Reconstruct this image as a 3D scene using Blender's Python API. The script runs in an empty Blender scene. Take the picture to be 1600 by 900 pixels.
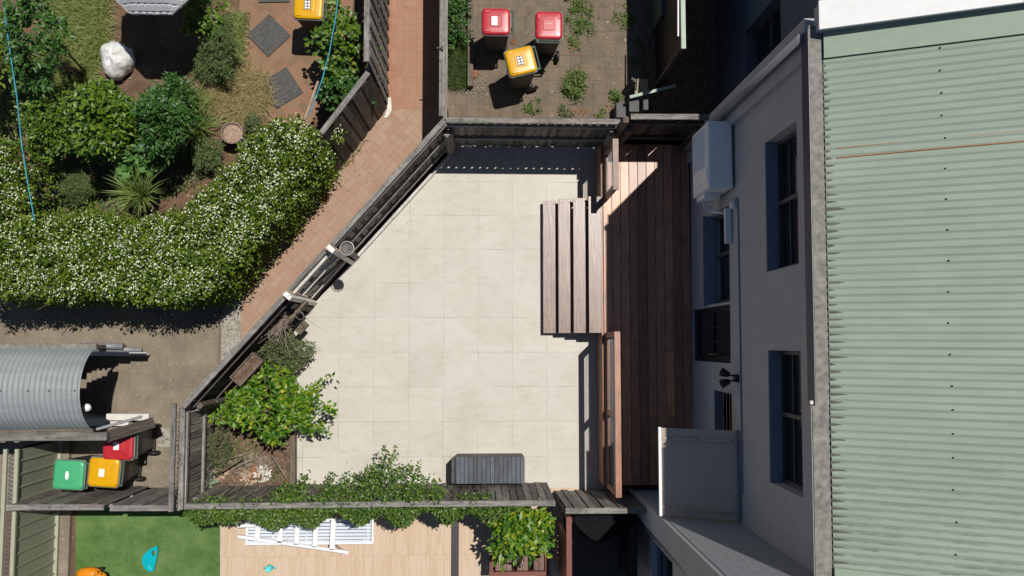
import bpy, math, random
import numpy as np
from mathutils import Vector, Matrix

rnd = random.Random(7)
rng = np.random.default_rng(11)
R_ = math.radians
SC = bpy.context.scene
COL = SC.collection

# ------------------------------------------------------------------ camera, sky, sun, exposure
F, NX, NY, H = 1250.0, 755.0, 537.0, 13.9          # focal length in photo pixels, plumb point, height in metres
d = Vector(((NX - 800) / F, -(NY - 450) / F, -1.0)).normalized()
zc = -d
xc = Vector((1, 0, 0)); xc = (xc - zc * xc.dot(zc)).normalized()
yc = zc.cross(xc)
ROT = Matrix((xc, yc, zc))
cam_d = bpy.data.cameras.new("camera"); cam_d.sensor_width = 36; cam_d.lens = 36 * F / 1600
cam_d.clip_start = 0.1; cam_d.clip_end = 500
cam = bpy.data.objects.new("camera", cam_d); COL.objects.link(cam)
M4 = ROT.to_4x4(); M4.translation = Vector((0, 0, H)); cam.matrix_world = M4
SC.camera = cam

SHIFT = 0.258                                        # shadow length per metre of height along -x and along -y
elev = math.atan2(1, SHIFT * math.sqrt(2))
W = bpy.data.worlds.new("World"); SC.world = W; W.use_nodes = True
nt = W.node_tree; nt.nodes.clear()
sky = nt.nodes.new("ShaderNodeTexSky"); sky.sky_type = 'NISHITA'; sky.sun_disc = False
sky.sun_elevation = elev; sky.sun_rotation = R_(45); sky.air_density = 0.7; sky.dust_density = 0.2; sky.ozone_density = 1.0; sky.altitude = 100
bg = nt.nodes.new("ShaderNodeBackground"); bg.inputs[1].default_value = 0.065
wo = nt.nodes.new("ShaderNodeOutputWorld")
nt.links.new(sky.outputs[0], bg.inputs[0]); nt.links.new(bg.outputs[0], wo.inputs[0])
sun_d = bpy.data.lights.new("sun", 'SUN'); sun_d.energy = 4.6; sun_d.angle = R_(0.5); sun_d.color = (1.0, 0.955, 0.89)
sun = bpy.data.objects.new("sun", sun_d); COL.objects.link(sun)
sun.rotation_euler = Vector((-SHIFT, -SHIFT, -1)).to_track_quat('-Z', 'Y').to_euler()
sun.location = (6, 6, 25)
SC.view_settings.view_transform = 'Standard'; SC.view_settings.look = 'None'
SC.view_settings.exposure = 0.0; SC.view_settings.gamma = 1.0; SC.view_settings.use_curve_mapping = False
SC.render.engine = 'CYCLES'
SC.cycles.use_denoising = True
SC.cycles.max_bounces = 6; SC.cycles.diffuse_bounces = 4; SC.cycles.transparent_max_bounces = 6

def P(px, py, z=0.0):
    """world point at height z seen at photo pixel (px, py): used to survey positions off the photograph"""
    c = Vector(((px - 800) / F, -(py - 450) / F, -1.0))
    w = ROT @ c
    t = (z - H) / w.z
    return Vector((w.x * t, w.y * t, z))

# ------------------------------------------------------------------ mesh helper
class MB:
    def __init__(s): s.v = []; s.f = []; s.u = []
    def raw(s, vs, fs, uv=None):
        b = len(s.v); s.v += [Vector(q) for q in vs]
        off = rnd.uniform(0, 50)
        vs = [Vector(q) for q in vs]
        lo = Vector([min(q[i] for q in vs) for i in range(3)]); hi = Vector([max(q[i] for q in vs) for i in range(3)])
        dd = hi - lo; L = max(range(3), key=lambda i: dd[i]); o = [i for i in range(3) if i != L]
        for fc in fs:
            s.f.append([b + i for i in fc])
            s.u.append([uv[i] if uv else (vs[i][L] + off, vs[i][o[0]] + vs[i][o[1]] + off * 1.7) for i in fc])
        return s
    def box(s, c, sz, M=None):
        c = Vector(c); h = Vector(sz) / 2; L = max(range(3), key=lambda i: h[i]); o = [i for i in range(3) if i != L]
        off = rnd.uniform(0, 50)
        pts = [Vector((x * h.x, y * h.y, z * h.z)) for x in (-1, 1) for y in (-1, 1) for z in (-1, 1)]
        uv = [(p[L] + off, p[o[0]] + p[o[1]] + off * 1.7) for p in pts]
        if M is not None: pts = [M @ p for p in pts]
        b = len(s.v); s.v += [p + c for p in pts]
        for fc in ((0, 1, 3, 2), (4, 6, 7, 5), (0, 4, 5, 1), (2, 3, 7, 6), (0, 2, 6, 4), (1, 5, 7, 3)):
            s.f.append([b + i for i in fc]); s.u.append([uv[i] for i in fc])
        return s
    def bar(s, a, b, w, h, up=(0, 0, 1)):
        a = Vector(a); b = Vector(b); x = (b - a); L = x.length; x.normalize()
        y = Vector(up).cross(x)
        if y.length < 1e-4: y = Vector((0, 1, 0)).cross(x)
        y.normalize(); z = x.cross(y)
        M = Matrix((x, y, z)).transposed()
        return s.box((a + b) / 2, (L, w, h), M)
    def tube(s, pts, r, n=8, cap=True):
        pts = [Vector(p) for p in pts]; rs = r if isinstance(r, (list, tuple)) else [r] * len(pts)
        rings = []; ref = None
        for i, p in enumerate(pts):
            t = (pts[min(i + 1, len(pts) - 1)] - pts[max(i - 1, 0)]).normalized()
            if ref is None: ref = t.orthogonal().normalized()
            ref = (ref - t * ref.dot(t)).normalized(); q = t.cross(ref)
            rings.append([p + (ref * math.cos(a) + q * math.sin(a)) * rs[i] for a in [2 * math.pi * k / n for k in range(n)]])
        b = len(s.v); s.v += [q for rg in rings for q in rg]; acc = 0
        for i in range(len(pts) - 1):
            L = (pts[i + 1] - pts[i]).length
            for k in range(n):
                k2 = (k + 1) % n
                s.f.append([b + i * n + k, b + i * n + k2, b + (i + 1) * n + k2, b + (i + 1) * n + k])
                s.u.append([(acc, k / n), (acc, (k + 1) / n), (acc + L, (k + 1) / n), (acc + L, k / n)])
            acc += L
        if cap:
            for i, rev in ((0, True), (len(pts) - 1, False)):
                fc = [b + i * n + k for k in range(n)]
                s.f.append(fc[::-1] if rev else fc); s.u.append([(0, 0)] * n)
        return s
    def lathe(s, c, prof, n=20, axis='Z'):
        c = Vector(c); b = len(s.v)
        for (r, z) in prof:
            for k in range(n):
                a = 2 * math.pi * k / n
                q = Vector((r * math.cos(a), r * math.sin(a), z))
                if axis == 'X': q = Vector((q.z, q.x, q.y))
                if axis == 'Y': q = Vector((q.y, q.z, q.x))
                s.v.append(c + q)
        for i in range(len(prof) - 1):
            for k in range(n):
                k2 = (k + 1) % n
                s.f.append([b + i * n + k, b + i * n + k2, b + (i + 1) * n + k2, b + (i + 1) * n + k])
                s.u.append([(k / n, i), ((k + 1) / n, i), ((k + 1) / n, i + 1), (k / n, i + 1)])
        return s
    def prism(s, poly, z0, z1):
        n = len(poly); b = len(s.v); off = rnd.uniform(0, 50)
        ar = sum(poly[i][0] * poly[(i + 1) % n][1] - poly[(i + 1) % n][0] * poly[i][1] for i in range(n))
        if ar < 0: poly = poly[::-1]
        for z in (z0, z1): s.v += [Vector((p[0], p[1], z)) for p in poly]
        s.f.append([b + n + i for i in range(n)]); s.u.append([(p[0] + off, p[1]) for p in poly])
        s.f.append([b + i for i in range(n)][::-1]); s.u.append([(p[0] + off, p[1]) for p in poly][::-1])
        for i in range(n):
            j = (i + 1) % n
            s.f.append([b + i, b + j, b + n + j, b + n + i])
            L = math.hypot(poly[j][0] - poly[i][0], poly[j][1] - poly[i][1])
            s.u.append([(0, z0), (L, z0), (L, z1), (0, z1)])
        return s
    def sheet(s, poly, z):
        n = len(poly); b = len(s.v)
        ar = sum(poly[i][0] * poly[(i + 1) % n][1] - poly[(i + 1) % n][0] * poly[i][1] for i in range(n))
        if ar < 0: poly = poly[::-1]
        s.v += [Vector((p[0], p[1], z)) for p in poly]
        s.f.append([b + i for i in range(n)]); s.u.append([(p[0], p[1]) for p in poly]); return s
    def map(s, fn): s.v = [Vector(fn(p)) for p in s.v]; return s
    def build(s, name, m, parent=None, smooth=False, bevel=0, loc=None, local=False, seg=2):
        me = bpy.data.meshes.new(name)
        off = Vector((0, 0, 0))
        if not local:
            if parent is not None: off = LOC[parent.name]
            elif loc is not None: off = Vector(loc)
        me.from_pydata([tuple(p - off) for p in s.v], [], s.f)
        ul = me.uv_layers.new(name="UVMap")
        ul.data.foreach_set("uv", [c for fc in s.u for q in fc for c in q])
        me.validate(); me.update()
        if smooth: me.polygons.foreach_set("use_smooth", [True] * len(me.polygons))
        return link(name, me, m, parent, off, bevel, seg, smooth)

LOC = {}
def link(name, me, m, parent, off, bevel=0, seg=2, smooth=False):
    if m is not None: me.materials.append(m)
    o = bpy.data.objects.new(name, me); COL.objects.link(o)
    if parent is not None: o.parent = parent
    else: o.location = off
    LOC[o.name] = Vector(off)
    if bevel:
        b = o.modifiers.new("bevel", 'BEVEL'); b.width = bevel; b.segments = seg; b.limit_method = 'ANGLE'; b.angle_limit = R_(40)
    return o

def thing(name, label, cat, loc=(0, 0, 0), rz=0.0, group=None):
    o = bpy.data.objects.new(name, None); COL.objects.link(o); o.empty_display_size = 0.1
    o.location = loc; o.rotation_euler = (0, 0, rz); LOC[o.name] = Vector(loc)
    return tag(o, label, cat, group)
def tag(o, label, cat, group=None):
    o['label'] = label; o['category'] = cat
    if group: o['group'] = group
    return o
def struct(o): o['kind'] = 'structure'; return o
def copy_tree(o, parent=None):
    c = o.copy(); COL.objects.link(c)
    if parent is not None: c.parent = parent
    for ch in [x for x in o.children]: copy_tree(ch, c)
    return c
def at(x, y, z=0): return Vector((x, y, z))

# ------------------------------------------------------------------ materials
def newmat(name, rough=0.7, spec=0.4, metal=0.0):
    m = bpy.data.materials.new(name); m.use_nodes = True
    t = m.node_tree; b = t.nodes["Principled BSDF"]
    b.inputs["Roughness"].default_value = rough; b.inputs["Metallic"].default_value = metal
    b.inputs["Specular IOR Level"].default_value = spec
    return m, t, b
def N(t, typ, **kw):
    n = t.nodes.new("ShaderNode" + typ)
    for k, v in kw.items(): setattr(n, k, v)
    return n
def ramp(t, fac, stops, interp='LINEAR'):
    r = N(t, "ValToRGB"); r.color_ramp.interpolation = interp
    e = r.color_ramp.elements
    e[0].position = stops[0][0]; e[0].color = (*stops[0][1], 1); e[1].position = stops[-1][0]; e[1].color = (*stops[-1][1], 1)
    for p, c in stops[1:-1]:
        q = e.new(p); q.color = (*c, 1)
    t.links.new(fac, r.inputs[0]); return r.outputs[0]
def coords(t, kind="Object", scale=(1, 1, 1), rot=(0, 0, 0), loc=(0, 0, 0)):
    c = N(t, "TexCoord"); mp = N(t, "Mapping")
    mp.inputs["Scale"].default_value = scale; mp.inputs["Rotation"].default_value = rot; mp.inputs["Location"].default_value = loc
    t.links.new(c.outputs[kind], mp.inputs[0]); return mp.outputs[0]
def noise(t, vec, scale=5.0, detail=4.0, rough=0.6):
    n = N(t, "TexNoise"); n.inputs["Scale"].default_value = scale; n.inputs["Detail"].default_value = detail; n.inputs["Roughness"].default_value = rough
    t.links.new(vec, n.inputs["Vector"]); return n.outputs["Fac"]
def mix(t, fac, a, b, mode='MIX'):
    m = N(t, "MixRGB", blend_type=mode)
    for i, x in ((0, fac), (1, a), (2, b)):
        if isinstance(x, (int, float)): m.inputs[i].default_value = x
        elif isinstance(x, tuple): m.inputs[i].default_value = (*x, 1)
        else: t.links.new(x, m.inputs[i])
    return m.outputs[0]
def bump(t, b, hgt, strength=0.3, dist=0.01):
    n = N(t, "Bump"); n.inputs["Strength"].default_value = strength; n.inputs["Distance"].default_value = dist
    t.links.new(hgt, n.inputs["Height"]); t.links.new(n.outputs[0], b.inputs["Normal"])
def island(t): return N(t, "NewGeometry").outputs["Random Per Island"]
def wpos(t): return N(t, "NewGeometry").outputs["Position"]

def plain(name, c, rough=0.6, spec=0.4, metal=0.0, var=0.12, sc=9.0):
    m, t, b = newmat(name, rough, spec, metal)
    n = noise(t, wpos(t), sc, 5)
    lo = tuple(max(0, x * (1 - var)) for x in c); hi = tuple(x * (1 + var) for x in c)
    t.links.new(ramp(t, n, [(0.3, lo), (0.7, hi)]), b.inputs["Base Color"])
    bump(t, b, noise(t, wpos(t), 60, 3), 0.08, 0.004)
    return m
def wood(name, dark, midc, light, rough=0.75, spec=0.3, islandvar=0.5, grain=34, lichen=None):
    m, t, b = newmat(name, rough, spec)
    v = coords(t, "UV", (2.2, grain, 1))
    n = noise(t, v, 1.0, 6, 0.65)
    c = ramp(t, n, [(0.28, dark), (0.5, midc), (0.75, light)])
    i = island(t)
    iv = ramp(t, i, [(0, (1 - islandvar,) * 3), (1, (1 + islandvar * .5,) * 3)])
    c = mix(t, 1.0, c, iv, 'MULTIPLY')
    if lichen:
        n2 = noise(t, wpos(t), 14, 6, 0.7)
        f = ramp(t, n2, [(0.52, (0, 0, 0)), (0.68, (1, 1, 1))])
        c = mix(t, f, c, lichen)
    c = mix(t, 1.0, c, ramp(t, noise(t, wpos(t), 5.5, 5, .7), [(.3, (.74, .74, .75)), (.5, (1, 1, 1)), (.72, (1.2, 1.2, 1.18))]), 'MULTIPLY')
    t.links.new(c, b.inputs["Base Color"])
    bump(t, b, n, 0.5, 0.004)
    return m
def leafmat(name, cols, rough=0.42, trans=0.25, spec=0.45):
    m, t, b = newmat(name, rough, spec)
    i = island(t)
    st = [(k / (len(cols) - 1), c) for k, c in enumerate(cols)]
    c = ramp(t, i, st)
    t.links.new(c, b.inputs["Base Color"])
    tr = N(t, "BsdfTranslucent"); t.links.new(mix(t, 1.0, c, (1.2, 1.25, 0.6), 'MULTIPLY'), tr.inputs[0])
    ms = N(t, "MixShader"); ms.inputs[0].default_value = trans
    o = t.nodes["Material Output"]
    t.links.new(b.outputs[0], ms.inputs[1]); t.links.new(tr.outputs[0], ms.inputs[2]); t.links.new(ms.outputs[0], o.inputs[0])
    return m

# grounds
def m_tile():
    m, t, b = newmat("beige_tile", 0.55, 0.35)
    v = coords(t, "Object", (1, 1, 1), (0, 0, 0), (2.771 + 0.298, -0.4533 + .002, 0))
    br = N(t, "TexBrick", offset=0.0, squash=1.0)
    for k, x in (("Scale", 1.0), ("Mortar Size", 0.0036), ("Mortar Smooth", 0.2), ("Bias", 0.0), ("Brick Width", 0.596), ("Row Height", 0.596)):
        br.inputs[k].default_value = x
    br.inputs["Color1"].default_value = (0.0, 0.0, 0.0, 1); br.inputs["Color2"].default_value = (1, 1, 1, 1); br.inputs["Mortar"].default_value = (0.5, 0.5, 0.5, 1)
    t.links.new(v, br.inputs["Vector"])
    base = ramp(t, noise(t, wpos(t), 1.1, 6, 0.6), [(0.3, (0.455, 0.43, 0.375)), (0.5, (0.485, 0.46, 0.403)), (0.72, (0.512, 0.488, 0.432))])
    v2 = coords(t, "Object", (1.6, 3.4, 1), (0, 0, 0.3))
    vein = ramp(t, noise(t, v2, 2.2, 8, 0.72), [(0.34, (0.92, 0.905, 0.885)), (0.5, (1, 1, 1)), (0.68, (1.03, 1.03, 1.035))])
    c = mix(t, 1.0, base, vein, 'MULTIPLY')
    c = mix(t, 0.03, c, br.outputs["Color"], 'OVERLAY')
    st = ramp(t, noise(t, wpos(t), 0.9, 5, 0.7), [(0.3, (0.86, 0.83, 0.78)), (0.52, (1, 1, 1))])
    c = mix(t, 0.5, c, mix(t, 1.0, c, st, 'MULTIPLY'))
    joint = mix(t, ramp(t, noise(t, wpos(t), 1.7, 3), [(0.36, (0.0,) * 3), (0.62, (.85,) * 3)]), c, (0.22, 0.195, 0.155))
    c = mix(t, br.outputs["Fac"], c, joint)
    t.links.new(c, b.inputs["Base Color"])
    bump(t, b, noise(t, wpos(t), 30, 4), 0.06, 0.004)
    return m
def m_basket(name, rot, loc, cols, u=0.235, dirt=0.35):
    m, t, b = newmat(name, 0.85, 0.2)
    def brick(w, h, off=0.0):
        br = N(t, "TexBrick", offset=off)
        for k, x in (("Scale", 1.0), ("Mortar Size", 0.0035), ("Mortar Smooth", 0.3), ("Bias", 0.0), ("Brick Width", w), ("Row Height", h)):
            br.inputs[k].default_value = x
        br.inputs["Color1"].default_value = (0, 0, 0, 1); br.inputs["Color2"].default_value = (1, 1, 1, 1); br.inputs["Mortar"].default_value = (0.5, 0.5, 0.5, 1)
        return br
    v = coords(t, "Object", (1, 1, 1), (0, 0, rot), loc)
    A = brick(u, u / 2); B = brick(u / 2, u); ck = N(t, "TexChecker"); ck.inputs["Scale"].default_value = 1 / u
    ck.inputs["Color1"].default_value = (0, 0, 0, 1); ck.inputs["Color2"].default_value = (1, 1, 1, 1)
    for q in (A, B, ck): t.links.new(v, q.inputs["Vector"])
    tone = mix(t, ck.outputs["Color"], A.outputs["Color"], B.outputs["Color"])
    fac = mix(t, ck.outputs["Color"], A.outputs["Fac"], B.outputs["Fac"])
    c = ramp(t, tone, [(k / (len(cols) - 1), q) for k, q in enumerate(cols)])
    n = noise(t, wpos(t), 3.0, 6, 0.7)
    c = mix(t, dirt, c, ramp(t, n, [(0.3, tuple(x * .66 for x in cols[1])), (0.7, cols[-1])]), 'MIX')
    n2 = noise(t, wpos(t), 45, 3)
    c = mix(t, 1.0, c, ramp(t, n2, [(0.2, (0.85,) * 3), (0.8, (1.1,) * 3)]), 'MULTIPLY')
    c = mix(t, mix(t, 1.0, fac, (.62, .62, .62), 'MULTIPLY'), c, (0.17, 0.12, 0.085))
    t.links.new(c, b.inputs["Base Color"]); bump(t, b, fac, -0.3, 0.006)
    return m
def m_ground(name, stops, sc=4.0, speck=None, rough=0.9):
    m, t, b = newmat(name, rough, 0.2)
    n = noise(t, wpos(t), sc, 8, 0.7)
    c = ramp(t, n, stops)
    n2 = noise(t, wpos(t), 70, 4, 0.7)
    c = mix(t, 1.0, c, ramp(t, n2, [(0.25, (0.72,) * 3), (0.75, (1.22,) * 3)]), 'MULTIPLY')
    if speck:
        vo = N(t, "TexVoronoi"); vo.inputs["Scale"].default_value = speck[0]; t.links.new(wpos(t), vo.inputs["Vector"])
        sp = ramp(t, vo.outputs["Color"], [(speck[1], (0, 0, 0)), (min(1, speck[1] + 0.1), (1, 1, 1))])
        c = mix(t, sp, c, speck[2])
    t.links.new(c, b.inputs["Base Color"]); bump(t, b, n2, 0.35, 0.01)
    return m
def m_pavers():
    m, t, b = newmat("worn_pavers", 0.9, 0.2)
    v = coords(t, "Object", (1, 1, 1), (0, 0, 0.0), (0.1, 0.05, 0))
    br = N(t, "TexBrick", offset=0.0)
    for k, x in (("Scale", 1.0), ("Mortar Size", 0.005), ("Mortar Smooth", 0.4), ("Bias", 0.0), ("Brick Width", 0.205), ("Row Height", 0.225)):
        br.inputs[k].default_value = x
    br.inputs["Color1"].default_value = (0, 0, 0, 1); br.inputs["Color2"].default_value = (1, 1, 1, 1); br.inputs["Mortar"].default_value = (0.5, 0.5, 0.5, 1)
    t.links.new(v, br.inputs["Vector"])
    c = ramp(t, br.outputs["Color"], [(0, (0.11, 0.09, 0.07)), (0.5, (0.135, 0.11, 0.087)), (1, (0.17, 0.135, 0.105))])
    c = mix(t, ramp(t, noise(t, wpos(t), 2.6, 8, 0.72), [(0.35, (0, 0, 0)), (0.7, (1, 1, 1))]), c, (0.20, 0.15, 0.105))
    c = mix(t, ramp(t, noise(t, wpos(t), 6, 8, 0.75), [(0.5, (0, 0, 0)), (0.72, (0.8,) * 3)]), c, (0.085, 0.07, 0.05))
    vo = N(t, "TexVoronoi"); vo.inputs["Scale"].default_value = 28; t.links.new(wpos(t), vo.inputs["Vector"])
    c = mix(t, ramp(t, vo.outputs["Color"], [(0.93, (0, 0, 0)), (0.97, (1, 1, 1))]), c, (0.33, 0.27, 0.2))
    c = mix(t, mix(t, 1.0, br.outputs["Fac"], ramp(t, noise(t, wpos(t), 1.8, 5, .7), [(.38, (.08,) * 3), (.6, (1,) * 3)]), "MULTIPLY"), c, (0.075, 0.06, 0.04))
    c = mix(t, ramp(t, noise(t, coords(t, "Object", (1, 1, 1), (0, 0, 0), (4, 2, 0)), 1.5, 7, .75), [(.45, (0, 0, 0)), (.68, (.5,) * 3)]), c, (0.155, 0.125, 0.09))
    t.links.new(c, b.inputs["Base Color"]); bump(t, b, noise(t, wpos(t), 50, 4), 0.4, 0.01)
    return m
def m_sandstone():
    m, t, b = newmat("sandstone_tile", 0.6, 0.3)
    v = coords(t, "Object", (1, 1, 1), (0, 0, 0), (0.045, 0.545, 0))
    br = N(t, "TexBrick", offset=0.0)
    for k, x in (("Scale", 1.0), ("Mortar Size", 0.0025), ("Mortar Smooth", 0.3), ("Bias", 0.0), ("Brick Width", 0.303), ("Row Height", 0.606)):
        br.inputs[k].default_value = x
    br.inputs["Color1"].default_value = (0, 0, 0, 1); br.inputs["Color2"].default_value = (1, 1, 1, 1); br.inputs["Mortar"].default_value = (0.5, 0.5, 0.5, 1)
    t.links.new(v, br.inputs["Vector"])
    sh = N(t, "VectorMath", operation='MULTIPLY_ADD')
    t.links.new(br.outputs["Color"], sh.inputs[0]); sh.inputs[1].default_value = (7, 3, 5)
    mp = coords(t, "Object", (3.6, 0.32, 1), (0, 0, 0.10)); t.links.new(mp, sh.inputs[2])
    n = noise(t, sh.outputs[0], 2.4, 5, 0.55)
    c = ramp(t, n, [(0.25, (0.48, 0.35, 0.235)), (0.42, (0.515, 0.39, 0.275)), (0.5, (0.54, 0.425, 0.315)), (0.56, (0.485, 0.355, 0.24)), (0.75, (0.555, 0.44, 0.33))])
    c = mix(t, br.outputs["Fac"], c, (0.36, 0.27, 0.18))
    t.links.new(c, b.inputs["Base Color"]); return m
def m_turf():
    m, t, b = newmat("turf", 0.8, 0.2)
    c = ramp(t, noise(t, wpos(t), 3.2, 6, 0.65), [(0.3, (0.06, 0.125, 0.03)), (0.5, (0.10, 0.18, 0.05)), (0.7, (0.155, 0.23, 0.08))])
    n2 = noise(t, wpos(t), 55, 5, 0.8)
    c = mix(t, 1.0, c, ramp(t, n2, [(0.3, (0.6,) * 3), (0.7, (1.35,) * 3)]), 'MULTIPLY')
    t.links.new(c, b.inputs["Base Color"]); bump(t, b, n2, 0.8, 0.02); return m
def m_wall(name, c, sc=1.0):
    m, t, b = newmat(name, 0.8, 0.25)
    n = noise(t, wpos(t), 2.0 * sc, 5)
    dr = noise(t, coords(t, 'Object', (5, 5, .35)), 1.6, 6, .7)
    cc = ramp(t, n, [(0.3, tuple(x * .94 for x in c)), (0.7, tuple(x * 1.05 for x in c))])
    cc = mix(t, 1.0, cc, ramp(t, dr, [(.34, (.93, .93, .93)), (.5, (1, 1, 1)), (.7, (1.03, 1.03, 1.02))]), 'MULTIPLY')
    t.links.new(cc, b.inputs["Base Color"])
    bump(t, b, noise(t, wpos(t), 40, 5, 0.7), 0.25, 0.006); return m
def m_brickwall():
    m, t, b = newmat("painted_brick", 0.75, 0.3)
    v = coords(t, "Object", (1, 1, 1), (R_(90), 0, 0))
    br = N(t, "TexBrick")
    for k, x in (("Scale", 1.0), ("Mortar Size", 0.006), ("Mortar Smooth", 0.5), ("Brick Width", 0.24), ("Row Height", 0.086)):
        br.inputs[k].default_value = x
    t.links.new(v, br.inputs["Vector"])
    n = noise(t, wpos(t), 18, 5, 0.7)
    t.links.new(mix(t, br.outputs['Fac'], ramp(t, n, [(0.3, (0.24, 0.255, 0.27)), (0.7, (0.33, 0.345, 0.36))]), (.42, .43, .44)), b.inputs["Base Color"])
    bump(t, b, mix(t, 0.5, br.outputs["Fac"], n), -0.8, 0.012); return m
def mth(t, op, a, b_=None):
    n = N(t, "Math", operation=op)
    for i, x in ((0, a), (1, b_)):
        if x is None: continue
        if isinstance(x, (int, float)): n.inputs[i].default_value = x
        else: t.links.new(x, n.inputs[i])
    return n.outputs[0]
def m_roof(name, a, b2, c3, valley=None):
    m, t, b = newmat(name, 0.55, 0.35)
    n = noise(t, coords(t, "Object", (0.6, 6, 1)), 1.5, 6, 0.65)
    c = ramp(t, n, [(0.3, a), (0.55, b2), (0.75, c3)])
    c = mix(t, 1.0, c, ramp(t, noise(t, wpos(t), 1.3, 5, .7), [(.3, (.92, .92, .92)), (.7, (1.06, 1.06, 1.06))]), 'MULTIPLY')
    d_ = ramp(t, noise(t, coords(t, "Object", (1.5, 30, 1)), 2.0, 6, 0.75), [(0.62, (0, 0, 0)), (0.8, (0.4,) * 3)])
    c = mix(t, d_, c, (0.15, 0.165, 0.13))
    if valley:
        y0, p, lo, hi = valley                              # grime lying in the troughs of the sheets
        tc = N(t, "TexCoord"); sp = N(t, "SeparateXYZ"); t.links.new(tc.outputs["Object"], sp.inputs[0])
        ph = mth(t, 'FRACT', mth(t, 'DIVIDE', mth(t, 'SUBTRACT', sp.outputs[1], y0), p))
        tr = mth(t, 'LESS_THAN', mth(t, 'ABSOLUTE', mth(t, 'SUBTRACT', ph, .73)), mth(t, 'MULTIPLY', noise(t, coords(t, "Object", (9, 40, 1)), 1.0, 5, .8), .26))
        mr = N(t, "MapRange"); mr.inputs[1].default_value = lo; mr.inputs[2].default_value = hi; mr.inputs[3].default_value = 1; mr.inputs[4].default_value = 0
        t.links.new(sp.outputs[1], mr.inputs[0])
        nn = ramp(t, noise(t, coords(t, "Object", (2.6, 14, 1), (0, 0, 0), (3, 1, 0)), 1.6, 6, .75), [(.44, (0, 0, 0)), (.62, (1, 1, 1))])
        f = mth(t, 'MULTIPLY', mth(t, 'MULTIPLY', tr, nn), mr.outputs[0])
        c = mix(t, mth(t, 'MULTIPLY', f, .8), c, (0.10, 0.11, 0.08))
    t.links.new(c, b.inputs["Base Color"]); return m

TILE = m_tile()
BRICKA = m_basket("lane_brick", 0, (0.02, 0.0, 0), [(0.33, 0.175, 0.115), (0.355, 0.195, 0.13), (0.345, 0.205, 0.135), (0.375, 0.22, 0.15)], 0.235, 0.3)
BRICKB = m_basket("diagonal_brick", R_(-48), (0.07, 0.1, 0), [(0.34, 0.21, 0.14), (0.365, 0.235, 0.165), (0.365, 0.25, 0.175), (0.39, 0.265, 0.19)], 0.235, 0.3)
BRICKG = m_basket("garden_brick", R_(-42), (0, 0, 0), [(0.17, 0.12, 0.075), (0.26, 0.145, 0.09), (0.31, 0.155, 0.10), (0.24, 0.17, 0.10)], 0.24, 0.45)
CONC = m_ground("old_concrete", [(0.3, (0.15, 0.125, 0.095)), (0.5, (0.205, 0.172, 0.128)), (0.7, (0.26, 0.22, 0.165))], 2.4, (38, 0.86, (0.34, 0.28, 0.19)))
AGG = m_ground("aggregate", [(0.3, (0.25, 0.24, 0.2)), (0.6, (0.38, 0.36, 0.31))], 9, (60, 0.62, (0.16, 0.14, 0.11)))
SOIL = m_ground("soil", [(0.3, (0.08, 0.052, 0.034)), (0.5, (0.135, 0.083, 0.054)), (0.72, (0.205, 0.127, 0.083))], 3.0, (34, 0.9, (0.26, 0.19, 0.1)))
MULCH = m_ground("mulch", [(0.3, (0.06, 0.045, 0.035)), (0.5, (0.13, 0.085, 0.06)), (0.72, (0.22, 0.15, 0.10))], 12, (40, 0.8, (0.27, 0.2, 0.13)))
PAVER = m_pavers(); SAND = m_sandstone(); TURF = m_turf()
GREYWOOD = wood("weathered_grey_timber", (0.085, 0.078, 0.07), (0.20, 0.185, 0.165), (0.36, 0.335, 0.305), 0.85, 0.2, 0.55, 34, (0.19, 0.185, 0.155))
CAPWOOD = wood("bleached_grey_timber", (0.075, 0.07, 0.063), (0.19, 0.178, 0.162), (0.31, 0.292, 0.27), 0.85, 0.2, 0.3, 30, (0.10, 0.096, 0.085))
DARKWOOD = wood("dark_paling_timber", (0.045, 0.035, 0.03), (0.10, 0.082, 0.07), (0.17, 0.143, 0.122), 0.85, 0.2, 0.55)
PALEWOOD = wood("pale_timber", (0.42, 0.40, 0.37), (0.56, 0.54, 0.50), (0.66, 0.64, 0.60), 0.75, 0.3, 0.2)
WHITEWOOD = wood("flaking_white_paint", (0.50, 0.48, 0.44), (0.70, 0.68, 0.64), (0.80, 0.785, 0.75), 0.7, 0.3, 0.08, 20)
GATEWOOD = wood("silvered_gate_timber", (0.17, 0.155, 0.135), (0.34, 0.315, 0.275), (0.50, 0.47, 0.42), 0.8, 0.2, 0.6, 26)
STAKE = wood("tan_stake", (0.30, 0.20, 0.13), (0.45, 0.33, 0.23), (0.55, 0.43, 0.32), 0.7, 0.3, 0.1)
SLEEPER = wood("brown_sleeper", (0.07, 0.055, 0.042), (0.15, 0.12, 0.095), (0.23, 0.19, 0.15), 0.85, 0.2, 0.2)
DECK = wood("merbau_deck", (0.29, 0.135, 0.075), (0.43, 0.215, 0.125), (0.54, 0.295, 0.18), 0.42, 0.6, 0.42, 30)
TREAD = wood("merbau_tread", (0.12, 0.07, 0.05), (0.19, 0.115, 0.085), (0.26, 0.165, 0.125), 0.36, 0.55, 0.2, 26)
NEWDECK = wood("new_deck_board", (0.50, 0.235, 0.10), (0.60, 0.30, 0.14), (0.68, 0.36, 0.18), 0.45, 0.45, 0.1)
RAILWOOD = wood("oiled_hardwood", (0.24, 0.105, 0.06), (0.34, 0.16, 0.095), (0.42, 0.21, 0.13), 0.42, 0.5, 0.15)
OLDRAIL = wood("faded_hardwood", (0.14, 0.09, 0.065), (0.24, 0.16, 0.125), (0.34, 0.25, 0.20), 0.5, 0.45, 0.2)
BROWNPAINT = plain("brown_stain", (0.17, 0.06, 0.045), 0.5, 0.4, 0, 0.12, 6)
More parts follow.
